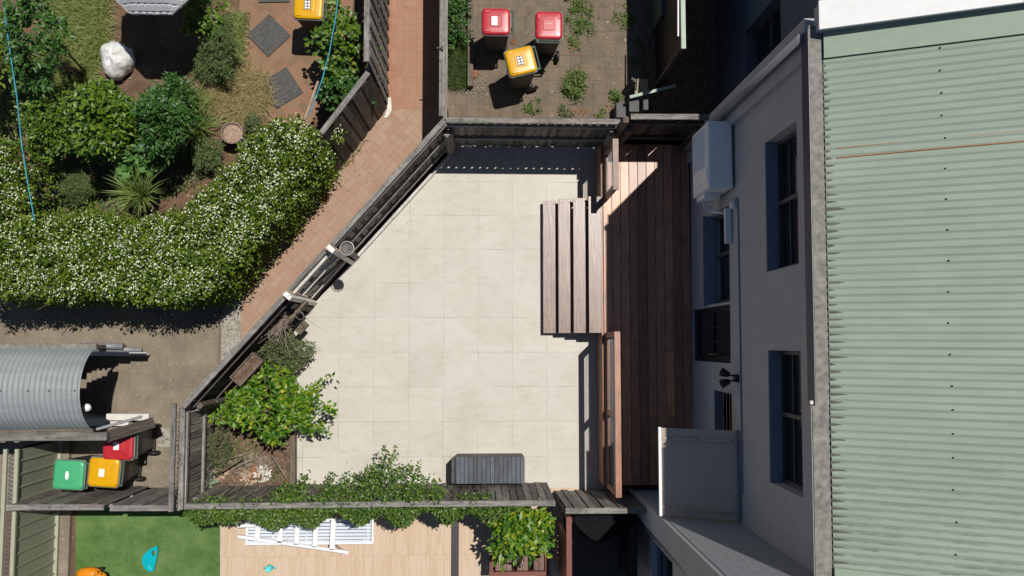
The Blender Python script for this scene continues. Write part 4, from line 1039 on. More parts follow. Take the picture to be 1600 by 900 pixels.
# ================================================================== SOUTH YARD
zl = .22
lg = thing("sun_lounger", "white sun lounger with pale blue slats lying under the vine", "lounger", P(480, 832, 0))
mb = MB(); a0, a1 = P(384, 832, zl), P(583, 832, zl); yb0, yb1 = P(480, 849, zl).y, P(480, 812, zl).y
for i in range(7):
    y = yb0 + (yb1 - yb0) * (i + .5) / 7; mb.box(((a0.x + a1.x) / 2, y, zl), (a1.x - a0.x - .06, (yb1 - yb0) / 7 - .012, .018))
mb.build("slats", LBLUE, lg, bevel=.003, seg=1)
mb = MB()
for y in (yb0 - .005, yb1 + .005): mb.box(((a0.x + a1.x) / 2, y, zl - .01), (a1.x - a0.x, .03, .04))
for x in (a0.x + .01, a0.x + .45, a0.x + 1.0, a1.x - .09, a1.x - .01): mb.box((x, (yb0 + yb1) / 2, zl - .03), (.035, yb1 - yb0, .03))
mb.build("frame", ALU, lg, bevel=.004)
for x in (a0.x + .15, a1.x - .15):
    for y in (yb0 + .04, yb1 - .04): MB().box((x, y, (zl - .05) / 2), (.035, .035, zl - .05)).build("leg", ALU, lg)
ld = thing("step_ladder", "white step ladder lying on its side across the pale slatted lounger", "ladder", P(455, 840, 0))
zz = .32
mb = MB(); mb.bar(P(372, 838, zz), P(545, 863, zz), .05, .05); mb.bar(P(372, 822, zz + .02), P(523, 812, zz + .02), .05, .05); mb.build("stile", ALU, ld, bevel=.004)
for px, ya, yb_ in ((402, 841, 820), (437, 848, 818), (463, 851, 816), (492, 855, 814), (519, 859, 813)):
    MB().bar(P(px, ya, zz + .01), P(px + 2, yb_, zz + .01), .085, .03).build("step", ALU, ld, bevel=.004)
mb = MB(); mb.bar(P(425, 843, zz), P(437, 826, zz), .012, .02); mb.bar(P(440, 826, zz), P(452, 846, zz), .012, .02); mb.build("brace", ALU, ld)
br_ = thing("toy_brush", "small toy brush with a brown handle and pink tuft beside the ladder foot", "toy", P(532, 860, 0))
MB().tube([P(523, 850, .03), P(535, 861, .04)], [.014, .022], 8).build("handle", TERRA, br_, smooth=True)
q = P(538, 863, .04); pts = np.array([[q.x, q.y, q.z]]) + rng.normal(0, .022, (60, 3)) * [1, 1, .5]
cloud("tuft", pts, (.03, .05), .6, plain("pink_tuft", (.68, .52, .50), .8), br_)
cr = thing("rocking_board", "teal half moon plastic board with a round hole lying on the turf", "toy", P(235, 873, 0))
c0 = [(245, 853), (246, 860), (243, 880), (239, 893), (231, 893), (226, 888), (222, 880), (222, 872), (226, 865), (234, 858)]
hole = [(240 + 3.4 * math.cos(6.2832 * k / 10), 864.5 + 4.8 * math.sin(6.2832 * k / 10)) for k in range(10)]
import bmesh
def plate(outer, inner, z0, z1, name, m, parent):
    bm = bmesh.new(); eds = []
    for lp in (outer, inner):
        vv = [bm.verts.new(P(a, b, z1) - LOC[parent.name]) for a, b in lp]
        eds += [bm.edges.new((vv[i], vv[(i + 1) % len(vv)])) for i in range(len(vv))]
    bmesh.ops.triangle_fill(bm, use_beauty=True, edges=eds)
    r = bmesh.ops.extrude_face_region(bm, geom=list(bm.faces)); 
    bmesh.ops.translate(bm, vec=(0, 0, z0 - z1), verts=[g_ for g_ in r['geom'] if isinstance(g_, bmesh.types.BMVert)])
    bmesh.ops.recalc_face_normals(bm, faces=list(bm.faces))
    me = bpy.data.meshes.new(name); bm.to_mesh(me); bm.free(); return link(name, me, m, parent, LOC[parent.name])
o = plate(c0, hole, .02, .07, "board", TEAL, cr)
MB().bar(P(232, 884, .073), P(236, 890, .073), .012, .006).build("rib", AQUA, cr)
wc = thing("watering_can", "small turquoise toy watering can on the sandstone paving", "watering can", P(420, 888, 0))
q = P(419.5, 889, .1)
MB().lathe((q.x, q.y, .004), [(.0001, 0), (.055, 0), (.06, .02), (.055, .10), (.045, .13), (.03, .135), (.028, .10), (.0001, .09)], 18).build("body", AQUA, wc, smooth=True)
mb = MB(); mb.tube([(q.x + .04, q.y, .05), (q.x + .10, q.y + .03, .12), (q.x + .125, q.y + .02, .14)], [.018, .012, .02], 10); mb.build("spout", AQUA, wc, smooth=True)
mb = MB(); mb.tube([(q.x - .05, q.y, .04), (q.x - .085, q.y + .01, .09), (q.x - .06, q.y + .04, .145), (q.x, q.y + .03, .15)], .010, 8); mb.build("handle", AQUA, wc, smooth=True)
rt = thing("ride_on_toy", "orange animal shaped ride-on toy on the turf at the bottom edge", "toy", P(142, 897, 0))
q = P(138, 899, .25)
mb = MB(); mb.lathe((0, 0, 0), [(.0001, -.20), (.07, -.19), (.115, -.12), (.125, 0), (.115, .10), (.08, .17), (.0001, .19)], 20, 'X'); mb.map(lambda p: (q.x + p.x, q.y + p.y, .22 + p.z * .8)); bdy = mb.build("body", ORANGE, rt, smooth=True)
mb = MB(); mb.lathe((0, 0, 0), [(.0001, -.10), (.06, -.08), (.085, 0), (.07, .06), (.045, .10), (.0001, .115)], 18, 'X'); mb.map(lambda p: (q.x + .20 + p.x, q.y - .01 + p.y, .30 + p.z)); hd = mb.build("head", ORANGE, rt, smooth=True)
for s_ in (-1, 1): MB().lathe((q.x + .19, q.y - .01 + s_ * .085, .385), [(.0001, .025), (.022, .018), (.03, 0), (.02, -.02), (.0001, -.02)], 12).build("ear", ORANGE, hd, smooth=True)
for s_ in (-1, 1): MB().lathe((q.x + .255, q.y - .01 + s_ * .045, .345), [(.0001, .018), (.012, .012), (.016, 0), (.0001, -.01)], 10).build("eye", BLACK, hd, smooth=True)
for s_ in (-1, 1):
    for x in (-.12, .12): MB().lathe((q.x + x, q.y + s_ * .055, .065), [(.0001, -.02), (.05, -.02), (.06, 0), (.05, .02), (.0001, .02)], 16, 'Y').build("wheel", BLACK, rt, smooth=True)
# brown slatted planter with a shrub
pl = thing("slatted_planter", "reddish brown slatted timber planter box at the bottom of the photo", "planter", P(812, 886, 0))
zt = .55; x0, x1 = P(768, 880, zt).x, P(855, 880, zt).x; y1 = P(810, 864, zt).y; y0 = P(810, 897, zt).y
mb = MB()
for i in range(12):
    x = x0 + (x1 - x0) * (i + .5) / 12; mb.box((x, y1 - .01, zt / 2), ((x1 - x0) / 12 - .012, .02, zt - .06))
mb.build("back_slats", BROWNPAINT, pl); mb = MB()
for i in range(12):
    x = x0 + (x1 - x0) * (i + .5) / 12; mb.box((x, y0 + .01, zt / 2), ((x1 - x0) / 12 - .012, .02, zt - .06))
mb.build("front_slats", BROWNPAINT, pl)
mb = MB()
for y in (y0, y1): mb.box(((x0 + x1) / 2, y, zt - .02), (x1 - x0 + .08, .07, .035))
for x in (x0, x1): mb.box((x, (y0 + y1) / 2, zt - .02), (.07, y1 - y0 - .072, .035))
mb.build("rim", BROWNPAINT, pl, bevel=.004)
for x in (x0 - .005, x1 + .005): MB().box((x, (y0 + y1) / 2, zt / 2), (.02, y1 - y0 - .05, zt - .06)).build("end_panel", BROWNPAINT, pl)
mb = MB()
for i in range(9):
    if i in (3, 6): continue
    x = x0 + .06 + (x1 - x0 - .1) * (i + .5) / 9; mb.box((x, (y0 + y1) / 2, zt - .07), ((x1 - x0 - .1) / 9 - .006, y1 - y0 - .08, .03))
mb.build("lid_boards", wood("bench_board", (.12, .075, .06), (.2, .13, .105), (.27, .185, .15), .7, .3, .2), pl, bevel=.003)
sc_ = thing("timber_screen", "reddish brown timber screen with slats between the shrub and the covered barbecue", "screen", P(889, 850, 0))
xz = P(889, 850, 1.45).x
MB().box((xz, -3.30, 1.45), (.085, 1.3, .045)).build("top_rail", BROWNPAINT, sc_, bevel=.005)
mb = MB()
for i in range(9): mb.box((xz - .03 - 0.0, -3.02 - i * .095, .74), (.018, .082, 1.38))
mb.build("slats", BROWNPAINT, sc_)
for y in (-2.72, -3.86): MB().box((xz + .02, y, .71), (.07, .07, 1.42)).build("post", BROWNPAINT, sc_, bevel=.004)
# black covered barbecue: draped faceted cover
bq = thing("covered_barbecue", "barbecue under a black fabric cover below the ragged fence", "barbecue", P(935, 825, 0))
zt = 1.05; cx_, cy_ = P(937, 815, zt).x, P(937, 813, zt).y
prof = [(.30, .30), (.34, .6), (.36, .85)]; vs = []; fs = []; nn = 28
for k, (zf, sc2) in enumerate(((.06, 1.12), (.35, 1.05), (.7, 1.0), (.95, .97), (1.04, .86), (1.07, .45))):
    for i in range(nn):
        a_ = 6.2832 * i / nn
        cxp = abs(math.cos(a_)) ** .6 * math.copysign(1, math.cos(a_)); cyp = abs(math.sin(a_)) ** .6 * math.copysign(1, math.sin(a_))
        fo = 1 + (.05 * math.sin(a_ * 7 + k) + .03 * math.sin(a_ * 11)) * max(0, 1 - zf)
        dv = -.12 * max(0, cyp * -1) if k >= 4 else 0
        vs.append((cx_ + .46 * sc2 * fo * cxp, cy_ + (.40 if cyp < 0 else .22) * sc2 * fo * (cyp if cyp > 0 else cyp * (1 - .75 * abs(cxp) ** 1.5)), zf * zt / 1.05 + (.025 * math.sin(a_ * 3 + 1) if k > 3 else 0)))
    if k:
        for i in range(nn): fs.append([(k - 1) * nn + i, (k - 1) * nn + (i + 1) % nn, k * nn + (i + 1) % nn, k * nn + i])
fs.append([5 * nn + i for i in range(nn)])
mb = MB(); mb.raw(vs, fs); mb.build("cover", BLKFAB, bq)
MB().box((cx_, cy_, .03), (.6, .4, .05)).build("base", BLACK, bq)
o = MB().box((2.05, -3.4, .6), (.5, 1.3, 1.2))
mb = MB()
for i in range(8): mb.box((2.36, -2.95 - i * .11, .6), (.035, .085, 1.1))
mb.box((2.36, -3.33, 1.17), (.06, .95, .04)); mb.box((2.36, -3.33, .06), (.06, .95, .06))
o = mb.build("slatted_gate", BLACK, loc=(2.36, -3.3, 0)); tag(o, "dark slatted side gate in the shadow left of the grey downpipe", "gate")
# ================================================================== NORTH YARD
gs = thing("green_screen", "tall sage green screen panel standing in the shadow of the neighbouring house", "screen", P(1050, 60, 0))
xg = P(1067.5, 60, 1.9).x
MB().box((xg, 6.4, 1.9), (.075, 3.7, .05)).build("top_rail", GPAINT, gs, bevel=.006)
MB().box((xg - .012, 6.4, .95), (.02, 3.64, 1.84)).build("panel", BLACK, gs)
MB().box((xg, 4.60, .93), (.07, .07, 1.86)).build("post", SLEEPER, gs)
o = MB().bar(P(1059.5, -30, 1.9) , P(1059.5, 57, 1.9), .02, .03).build("light_batten", WHITE, loc=P(1061, 20, 1.8)); tag(o, "sunlit white batten fixed beside the sage green screen", "batten")
o = MB().box(P(1030, 5, .4), (.12, .75, .8)).build("low_screen", HANDLE, loc=P(1030, 5, 0), bevel=.01); tag(o, "short dark green panel in the shade left of the green screen", "panel")
o = MB().bar(P(984, 152, .55), P(1056, 134, .62), .05, .05).build("green_pole", GPAINT, loc=P(1018, 143, .5)); tag(o, "sage green pole lying across the junk by the north fence", "pole")
o = MB().box(P(1002, 135, .42), (.22, .25, .03), Matrix.Rotation(R_(12), 3, 'X')).build("tan_board", TAN, loc=P(1002, 135, 0)); tag(o, "square tan board lying in the corner of the weedy yard", "board")
o = MB().bar(P(975, 147, .3), P(991, 125, .7), .11, .05).build("dark_plank", DARKWOOD, loc=P(982, 140, 0)); tag(o, "dark plank leaning against the tan board", "plank")
for a, sx, lb in ((P(972, 172, .30), .20, "leftmost of the grey blocks behind the corner of the north fence"), (P(991, 163, .45), .17, "middle grey block below the tan board"), (P(1009, 160, .4), .09, "narrow upright grey block right of the other two")):
    o = MB().box((a.x, a.y, a.z / 2), (sx, .26, a.z)).build("grey_block", GREYB, loc=(a.x, a.y, 0), bevel=.008); tag(o, lb, "block", "grey blocks by the north fence")
o = MB().bar(P(735, -60, .1), P(735, 136, .1), .10, .14).build("edging_sleeper", SLEEPER, loc=P(735, 60, 0), bevel=.008); tag(o, "old timber sleeper edging the garden strip beside the red lidded bin", "sleeper")
o = MB().box(P(692.5, 158, .75), (.045, .38, 1.4)).build("white_post", PALEWOOD, loc=P(692.5, 158, 0)); tag(o, "pale upright board at the lower end of the lane fence", "board")

def weed(px, py, r, n, label, m=L_WEED, h=.14, size=(.025, .05), name="weed_clump", ratio=.5, group="weeds in the paved yard"):
    c_ = P(px, py, 0); o = thing(name, label, "weed", c_, 0, group)
    k = max(4, int(18 * r / .24)); cx = rng.normal(0, r * .5, (k, 2)) * [1, 1.1]; hh = rng.uniform(.3, 1, k) * h; ww = rng.uniform(.05, .30, k) * r + .012
    j = rng.integers(0, k, n); q = rng.normal(0, 1, (n, 2)) * ww[j][:, None]; fall = np.exp(-(q ** 2).sum(1) / (2 * ww[j] ** 2))
    pts = np.stack([c_.x + cx[j, 0] + q[:, 0], c_.y + cx[j, 1] + q[:, 1], .012 + rng.uniform(.1, 1, n) * hh[j] * (.25 + .75 * fall)], 1)
    cloud("foliage", pts, size, ratio, m, o, up=.35)
    return o
weed(898, 132, .24, 1900, "largest bright green weed clump in the middle of the paved yard", h=.3)
weed(905, 42, .22, 900, "straggly yellow green weed clump right of the red lidded bin without label")
weed(902, 8, .17, 420, "sparse weeds at the top edge above the yellow green clump", h=.1)
weed(974, 30, .16, 330, "small weed patch near the shaded edge of the yard", h=.09)
weed(960, 150, .13, 330, "weed growing beside the leaning dark plank", L_WEED)
weed(833, 172, .11, 220, "weed at the foot of the north fence below the yellow bin", h=.1)
weed(880, 178, .13, 130, "low grey green weed at the foot of the north fence under the largest clump", L_GREY, h=.08)
weed(938, 178, .10, 110, "little weed in the fence corner left of the grey blocks", h=.08)
weed(990, 95, .08, 90, "tiny weed row on the shaded paving joint", h=.06)
weed(997, 65, .09, 90, "weed tuft on the shadow edge below the small patch", h=.06)
weed(845, 110, .06, 60, "tiny weed under the handle of the tilted yellow bin", h=.05)
sb = thing("strip_shrub", "dark green shrub in the sleeper edged strip beside the lane fence", "shrub", P(714, 25, 0))
c_ = P(714, 22, .4); bush(sb, (c_.x, c_.y, .3), (.22, .55, .35), 130, 8, (.04, .075), .5, L_DARK); stems(sb, (c_.x, c_.y, 0), (c_.x, c_.y, .3), (.2, .3, .2), 5)
pp_ = sample_poly(poly_px([(699, 55), (732, 55), (730, 138), (702, 140)], 0), 2600)
o = blades("strip_grass", np.concatenate([pp_, np.full((len(pp_), 1), .01)], 1), (.08, .2), .009, L_HERB); o['kind'] = 'stuff'
# fallen leaves
def litter(px, py, r, n, label, m=LITTER, size=(.035, .07), name="fallen_leaves", sq=1.0, z0=0.0):
    c_ = P(px, py, 0); a = rng.uniform(0, 6.2832, n); q = rng.uniform(0, 1, n) ** .6 * r
    pts = np.stack([c_.x + q * np.cos(a), c_.y + q * np.sin(a) * sq, z0 + rng.uniform(.008, .03, n)], 1)
    V, T = leaf_arrays(pts, rand_dirs(n, 0.02), up_normals(n, .3), rng.uniform(size[0], size[1], n), .6)
    o = tri_mesh(name, V, T, m, None, c_); o['kind'] = 'stuff'; return o
litter(741, 117, .06, 55, "", size=(.025, .045)); litter(803, 66, .05, 24, "", size=(.025, .045)); litter(738, 100, .12, 34, "", size=(.02, .04)); litter(905, 176, .25, 34, "", size=(.02, .04), sq=.4); litter(897, 75, .15, 18, "", size=(.02, .04)); litter(955, 168, .14, 18, "", size=(.02, .04))
litter(475, 325, .17, 90, "", sq=.8); litter(508, 311, .08, 30, "", sq=.6); litter(467, 360, .05, 10, ""); litter(240, 684, .07, 20, ""); litter(706, 126, .06, 14, "")
litter(745, 135, .25, 120, "", TWIG, (.02, .05)); litter(300, 560, .8, 110, "", PAPER, (.008, .016), "petal_litter", .8)
litter(880, 60, 1.3, 170, "", PAPER, (.008, .02), "petal_litter", .7); litter(610, 330, .5, 30, "", TWIG, (.02, .05)); litter(180, 800, .6, 40, "", PAPER, (.008, .016), "petal_litter", .3)
litter(690, 420, 2.0, 26, "", TWIG, (.008, .022), sq=1.2); litter(560, 735, .6, 24, "", L_VINE, (.015, .035), sq=.3); litter(560, 270, .45, 40, "", TWIG, (.02, .04))

# ================================================================== GARDEN, upper left
def shrub(name, label, px, py, z, r, ncl, per, size, ratio, m, cat="shrub", up=.25, stemn=7, group=None, core=.25):
    c_ = P(px, py, z); o = thing(name, label, cat, (c_.x, c_.y, 0), 0, group)
    bush(o, (c_.x, c_.y, z - r[2] * .45), r, ncl, per, size, ratio, m, up=up, core=core)
    if stemn: stems(o, (c_.x, c_.y, 0), (c_.x, c_.y, z - r[2] * .45), r, stemn)
    return o
shrub("citrus_shrub", "broad yellow green citrus shrub in the middle of the left garden", 148, 176, 1.65, (.58, .55, .7), 420, 12, (.075, .125), .5, L_CIT)
shrub("citrus_shrub", "darker small leaved shrub between the citrus shrub and the left hedge", 66, 186, 1.35, (.50, .5, .6), 330, 11, (.045, .08), .55, L_CIT)
shrub("glossy_shrub", "deep green glossy shrub beside the striped grass plant", 242, 180, 1.55, (.40, .48, .65), 330, 12, (.06, .11), .36, L_DARK)
shrub("glossy_shrub", "small deep green shrub below the edge of the umbrella shadow", 272, 138, 1.1, (.18, .2, .45), 90, 11, (.06, .1), .36, L_DARK)
shrub("leafy_tree", "dark leafy tree in the top left corner of the garden", 36, 50, 1.9, (.50, .8, .7), 170, 9, (.06, .11), .5, L_DARK, "tree", core=.5)
shrub("leafy_tree", "dark leafy tree on the left edge beside the blue rope", -25, 60, 1.6, (.5, .7, .6), 200, 9, (.06, .1), .5, L_HEDGE, "tree")
shrub("lime_shrub", "bright lime leaved shrub at the right of the patterned umbrella", 315, 22, .9, (.28, .36, .4), 80, 9, (.06, .1), .6, L_CIT, core=.5)
shrub("feathery_shrub", "feathery grey green shrub right of the umbrella shadow", 342, 66, .75, (.30, .46, .4), 520, 12, (.02, .05), .3, L_HERB, core=.4)
shrub("feathery_shrub", "low olive shrub under the right side of the umbrella shadow", 328, 98, .5, (.25, .26, .3), 220, 12, (.02, .045), .3, L_HERB, core=.4)
shrub("soft_leaved_plant", "plant with large soft pale green leaves below the glossy shrub", 206, 250, 1.05, (.20, .27, .3), 34, 7, (.11, .17), .85, L_BIG, "plant", stemn=4, core=.5)
shrub("herb_clump", "rounded grassy herb clump growing in the black framed bed", 112, 291, .42, (.33, .22, .32), 560, 14, (.03, .07), .14, L_HERB, "herb", stemn=0, core=.4)
shrub("low_shrub", "dark low shrub around the brown clay pot", 394, 196, .3, (.14, .22, .22), 150, 10, (.02, .05), .4, L_GREY)
shrub("low_shrub", "grey green low shrub between the striped grass plant and the clay pot", 322, 240, .45, (.22, .28, .35), 200, 11, (.02, .055), .35, L_HERB)
shrub("hibiscus_shrub", "open twiggy shrub with rounded leaves beside the leaning lane fence", 525, 55, 1.2, (.48, .62, .7), 150, 7, (.06, .11), .8, L_CIT, core=.3, stemn=14)
shrub("hibiscus_shrub", "lower twiggy shrub under the blue rope near the fence corner", 530, 135, 1.0, (.42, .38, .6), 120, 7, (.06, .1), .8, L_DARK, core=.3, stemn=10)
def tuft(name, label, px, py, r, n, L, wd, m, cat="grass plant", lean=.9, z=0.01, curl=1.2, group=None):
    c_ = P(px, py, 0); o = thing(name, label, cat, c_, 0, group)
    a = rng.uniform(0, 6.2832, n); q = rng.uniform(0, 1, n) ** .5 * r
    bs = np.stack([c_.x + q * np.cos(a), c_.y + q * np.sin(a), np.full(n, z)], 1)
    blades("blades", bs, L, wd, m, o, lean=lean, curl=curl); return o
tuft("striped_grass_plant", "striped arching grass plant between the glossy shrub and the clay pot", 312, 205, .10, 230, (.55, .95), .022, L_BLADE, lean=1.3)
tuft("striped_grass_plant", "pale striped strap leaved plant just below the first one", 312, 165, .05, 80, (.4, .65), .020, L_BLADE, lean=1.2)
tuft("spiky_plant", "spiky light green plant rising above the back of the white flowering hedge", 255, 318, .05, 190, (.45, .8), .022, L_BLADE, lean=1.15, z=.75, curl=.9)
def grassarea(name, px, n, L, wd, m, lean=1.2):
    pts = sample_poly(poly_px(px, 0), n)
    o = blades(name, np.concatenate([pts, np.full((len(pts), 1), .008)], 1), L, wd, m, lean=lean, seg=3); o['kind'] = 'stuff'; return o
grassarea("tall_grass", [(88, -30), (170, -30), (168, 60), (150, 100), (150, 130), (90, 140), (70, 130), (75, 60)], 7500, (.18, .42), .012, L_GRASS, 1.9)
grassarea("dry_grass", [(325, 130), (375, 105), (420, 120), (425, 165), (395, 190), (350, 190), (320, 165)], 2600, (.14, .4), .006, L_STRAW, 2.6)
grassarea("short_grass", [(300, 110), (378, 105), (372, 130), (320, 130)], 1200, (.08, .18), .008, L_HERB, 1.5)
grassarea("short_grass", [(365, 20), (385, 20), (382, 90), (372, 110), (362, 80)], 700, (.1, .2), .008, L_GRASS, 1.8)
grassarea("path_weeds", [(548, 215), (575, 215), (545, 262), (505, 275), (520, 250)], 130, (.06, .16), .010, L_WEED, 1.6)
pg = sample_poly(poly_px([(45, 215), (330, 225), (345, 262), (290, 300), (200, 335), (60, 335)], 0), 6000)
o = cloud("ground_cover", np.concatenate([pg, rng.uniform(.01, .07, (len(pg), 1))], 1), (.02, .06), .5, L_HERB); o['kind'] = 'stuff'
pg = sample_poly(poly_px([(0, 90), (90, 60), (95, 210), (0, 210)], 0), 4500)
o = cloud("ground_cover", np.concatenate([pg, rng.uniform(.01, .1, (len(pg), 1))], 1), (.02, .06), .5, L_VINE); o['kind'] = 'stuff'
pg = sample_poly(poly_px([(285, 95), (392, 20), (392, 110), (425, 120), (420, 190), (300, 200)], 0), 3200)
o = cloud("ground_cover", np.concatenate([pg, rng.uniform(.01, .04, (len(pg), 1))], 1), (.015, .045), .4, L_HERB); o['kind'] = 'stuff'
litter(270, 205, 1.6, 260, "", TWIG, (.02, .06), sq=.8)
# black framed bed
bf = MB()
pa_, pb_, pc_, pd_ = P(58, 303, .3), P(102, 305, .3), P(104, 272, .3), P(61, 270, .3)
for a, b in ((pa_, pb_), (pc_, pd_), (pd_, pa_)): bf.bar(a, b, .03, .04)
for q in (pa_, pd_): bf.bar((q.x, q.y, 0), q, .03, .03, (0, 1, 0))
o = bf.build("bed_frame", GREYB, loc=P(80, 288, 0)); tag(o, "black metal frame around the left side of the herb clump", "bed frame")
# clay pot
pt = thing("clay_pot", "round brown clay pot of dry soil beside the dry grass", "pot", P(363, 209, 0))
q = P(363, 208, .32)
MB().lathe((q.x, q.y, 0), [(.0001, .004), (.11, .004), (.155, .32), (.185, .32), (.19, .35), (.165, .355), (.155, .30), (.0001, .30)], 28).build("pot", TERRA, pt, smooth=False)
MB().lathe((q.x, q.y, .31), [(.156, 0), (.08, .012), (.0001, .008)], 20).build("soil", plain("dry_soil", (.33, .23, .17), .9, .2, 0, .35, 30), pt)
# rubber mats
def mat_(px, py, rot, label):
    c_ = P(px, py, .02); o = thing("rubber_mat", label, "mat", (c_.x, c_.y, 0), R_(rot), "square rubber mats on the garden bricks")
    mb = MB(); n = 12; s_ = .52; u = s_ / n
    for i in range(n + 1):
        k = -s_ / 2 + i * u; mb.box((k, 0, .022), (u * .5, s_ + u * .5, .012)); mb.box((0, k, .0225), (s_ + u * .5, u * .5, .012))
    mb.build("grid", RUBBER, o, local=True)
    MB().box((0, 0, .012), (s_, s_, .008)).build("backing", GREYB, o, local=True)
mat_(420, 55, 45, "perforated grey rubber mat on the garden bricks, upper of the two whole mats")
mat_(440, 137, 33, "perforated grey rubber mat just above the white flowering hedge")
mat_(428, -20, 2, "perforated grey rubber mat mostly cut off by the top edge")
# umbrella
um = thing("patio_umbrella", "black and white patterned umbrella cut off by the top edge of the photo", "umbrella", P(250, -10, 0))
c_ = P(237, -56, 1.75); Rm = .83; mb = MB(); vs = []; fs = []
for k, (rr, zz_) in enumerate(((0.02, .32), (.3, .27), (.6, .16), (1.0, 0), (1.0, -.04))):
    for i in range(32):
        a_ = 6.2832 * (i + .0) / 32; seg_ = math.cos(math.pi / 8) / math.cos(((a_ + math.pi / 8 * 0) % (math.pi / 4)) - math.pi / 8)
        seg_ = seg_ if k else 1
        vs.append((c_.x + Rm * rr * seg_ * math.cos(a_ + math.pi / 8 * 1.0), c_.y + Rm * rr * seg_ * math.sin(a_ + math.pi / 8), 1.75 + zz_ + (.015 * math.sin(i * 2.1) if k == 4 else 0)))
    if k:
        for i in range(32): fs.append([(k - 1) * 32 + i, (k - 1) * 32 + (i + 1) % 32, k * 32 + (i + 1) % 32, k * 32 + i])
UMB, t, b = newmat("patterned_canvas", .8, .2)
v = coords(t, "Object", (9.5, 9.5, 1))
fr_ = N(t, "VectorMath", operation='FRACTION'); t.links.new(v, fr_.inputs[0])
sep = N(t, "SeparateXYZ"); t.links.new(fr_.outputs[0], sep.inputs[0])
_m = mth
mth = lambda op, a, b_=None: _m(t, op, a, b_)
dx_ = mth('SUBTRACT', sep.outputs[0], .5); ang_ = mth('ARCTAN2', dx_, mth('ADD', sep.outputs[1], .08))
rad_ = mth('SQRT', mth('ADD', mth('MULTIPLY', dx_, dx_), mth('MULTIPLY', sep.outputs[1], sep.outputs[1])))
ray = mth('GREATER_THAN', mth('SINE', mth('MULTIPLY', ang_, 17.0)), .25)
arc = mth('LESS_THAN', mth('ABSOLUTE', mth('SUBTRACT', rad_, .82)), .06)
ins = mth('LESS_THAN', rad_, .80)
pat = mth('MAXIMUM', mth('MULTIPLY', ray, ins), arc)
t.links.new(mix(t, pat, (.045, .052, .062), (.62, .63, .64)), b.inputs["Base Color"])
mb.raw(vs, fs); mb.build("canopy", UMB, um)
mb = MB()
for i in range(260):
    a_ = 6.2832 * i / 260; seg_ = math.cos(math.pi / 8) / math.cos((a_ % (math.pi / 4)) - math.pi / 8) * Rm * 1.01
    x, y = c_.x + seg_ * math.cos(a_ + math.pi / 8), c_.y + seg_ * math.sin(a_ + math.pi / 8)
    mb.bar((x, y, 1.705 - rnd.uniform(0, .025)), (x + rnd.uniform(-.006, .006), y + rnd.uniform(-.006, .006), 1.745 + rnd.uniform(-.006, .008)), .02, .006)
mb.build("fringe", WHITE, um)
MB().tube([(c_.x, c_.y, 0), (c_.x, c_.y, 2.05)], .02, 10).build("pole", STEEL, um)
mb = MB()
for i in range(8):
    a_ = math.pi / 4 * i + math.pi / 8; mb.tube([(c_.x, c_.y, 2.03), (c_.x + Rm * .98 * math.cos(a_), c_.y + Rm * .98 * math.sin(a_), 1.735)], .006, 5)
mb.build("ribs", STEEL, um)
# white plastic wrapped object
q = P(173, 86, .4)
mb = MB(); vs = []; fs = []; nn = 40
prf = ((.25, .02), (.275, .10), (.28, .20), (.255, .29), (.20, .37), (.12, .42), (.05, .44))
for k, (rr, z) in enumerate(prf):
    for i in range(nn):
        a_ = 6.2832 * i / nn; fold = .10 * math.sin(a_ * 3 + .8) + .06 * abs(math.sin(a_ * 5 + 2)) + .035 * math.sin(a_ * 11 + k * .6)
        e = 1 + fold * (1.1 - k * .12) + rnd.uniform(-.012, .012)
        vs.append((q.x + rr * e * math.cos(a_) * .92, q.y + rr * e * math.sin(a_) * 1.12, z + .03 * math.sin(a_ * 4 + k) + rnd.uniform(-.006, .006)))
    if k:
        for i in range(nn): fs.append([(k - 1) * nn + i, (k - 1) * nn + (i + 1) % nn, k * nn + (i + 1) % nn, k * nn + i])
vs.append((q.x + .02, q.y - .03, .435)); fs += [[(len(prf) - 1) * nn + i, (len(prf) - 1) * nn + (i + 1) % nn, len(prf) * nn] for i in range(nn)]
PLASTIC, t, b = newmat("white_plastic", .22, .6); b.inputs["Base Color"].default_value = (.64, .64, .62, 1)
bump(t, b, noise(t, wpos(t), 7, 3, .5), .8, .06)
mb.raw(vs, fs); o = mb.build("plastic_cover", PLASTIC, loc=(q.x, q.y, 0), smooth=True); tag(o, "crumpled white plastic covered object at the edge of the umbrella shadow", "plastic cover")
# ropes and stake
def rope(pts, label):
    pp = [P(*p) for p in pts]; o = MB().tube(pp, .0075, 6).build("blue_rope", BLUE, loc=pp[0]); tag(o, label, "rope", "blue ropes over the garden")
rope([(5, -25, 2.1), (8, 25, 2.05), (14, 70, 2.0), (26, 150, 1.95), (33, 220, 1.9), (43, 285, 1.85), (54, 345, 1.75)], "slack blue rope hanging over the left edge of the garden")
rope([(529, -15, 2.0), (524, 30, 1.95), (515, 80, 1.9), (503, 125, 1.85), (489, 165, 1.8), (481, 181, 1.78)], "blue rope tied to the tan timber stake beside the hedge")
a, b = P(497, 127, 1.9), P(467, 212, 1.55)
o = MB().tube([a, b], .02, 8).build("stake", STAKE, loc=b); tag(o, "slender tan timber stake leaning out of the hedge", "stake")

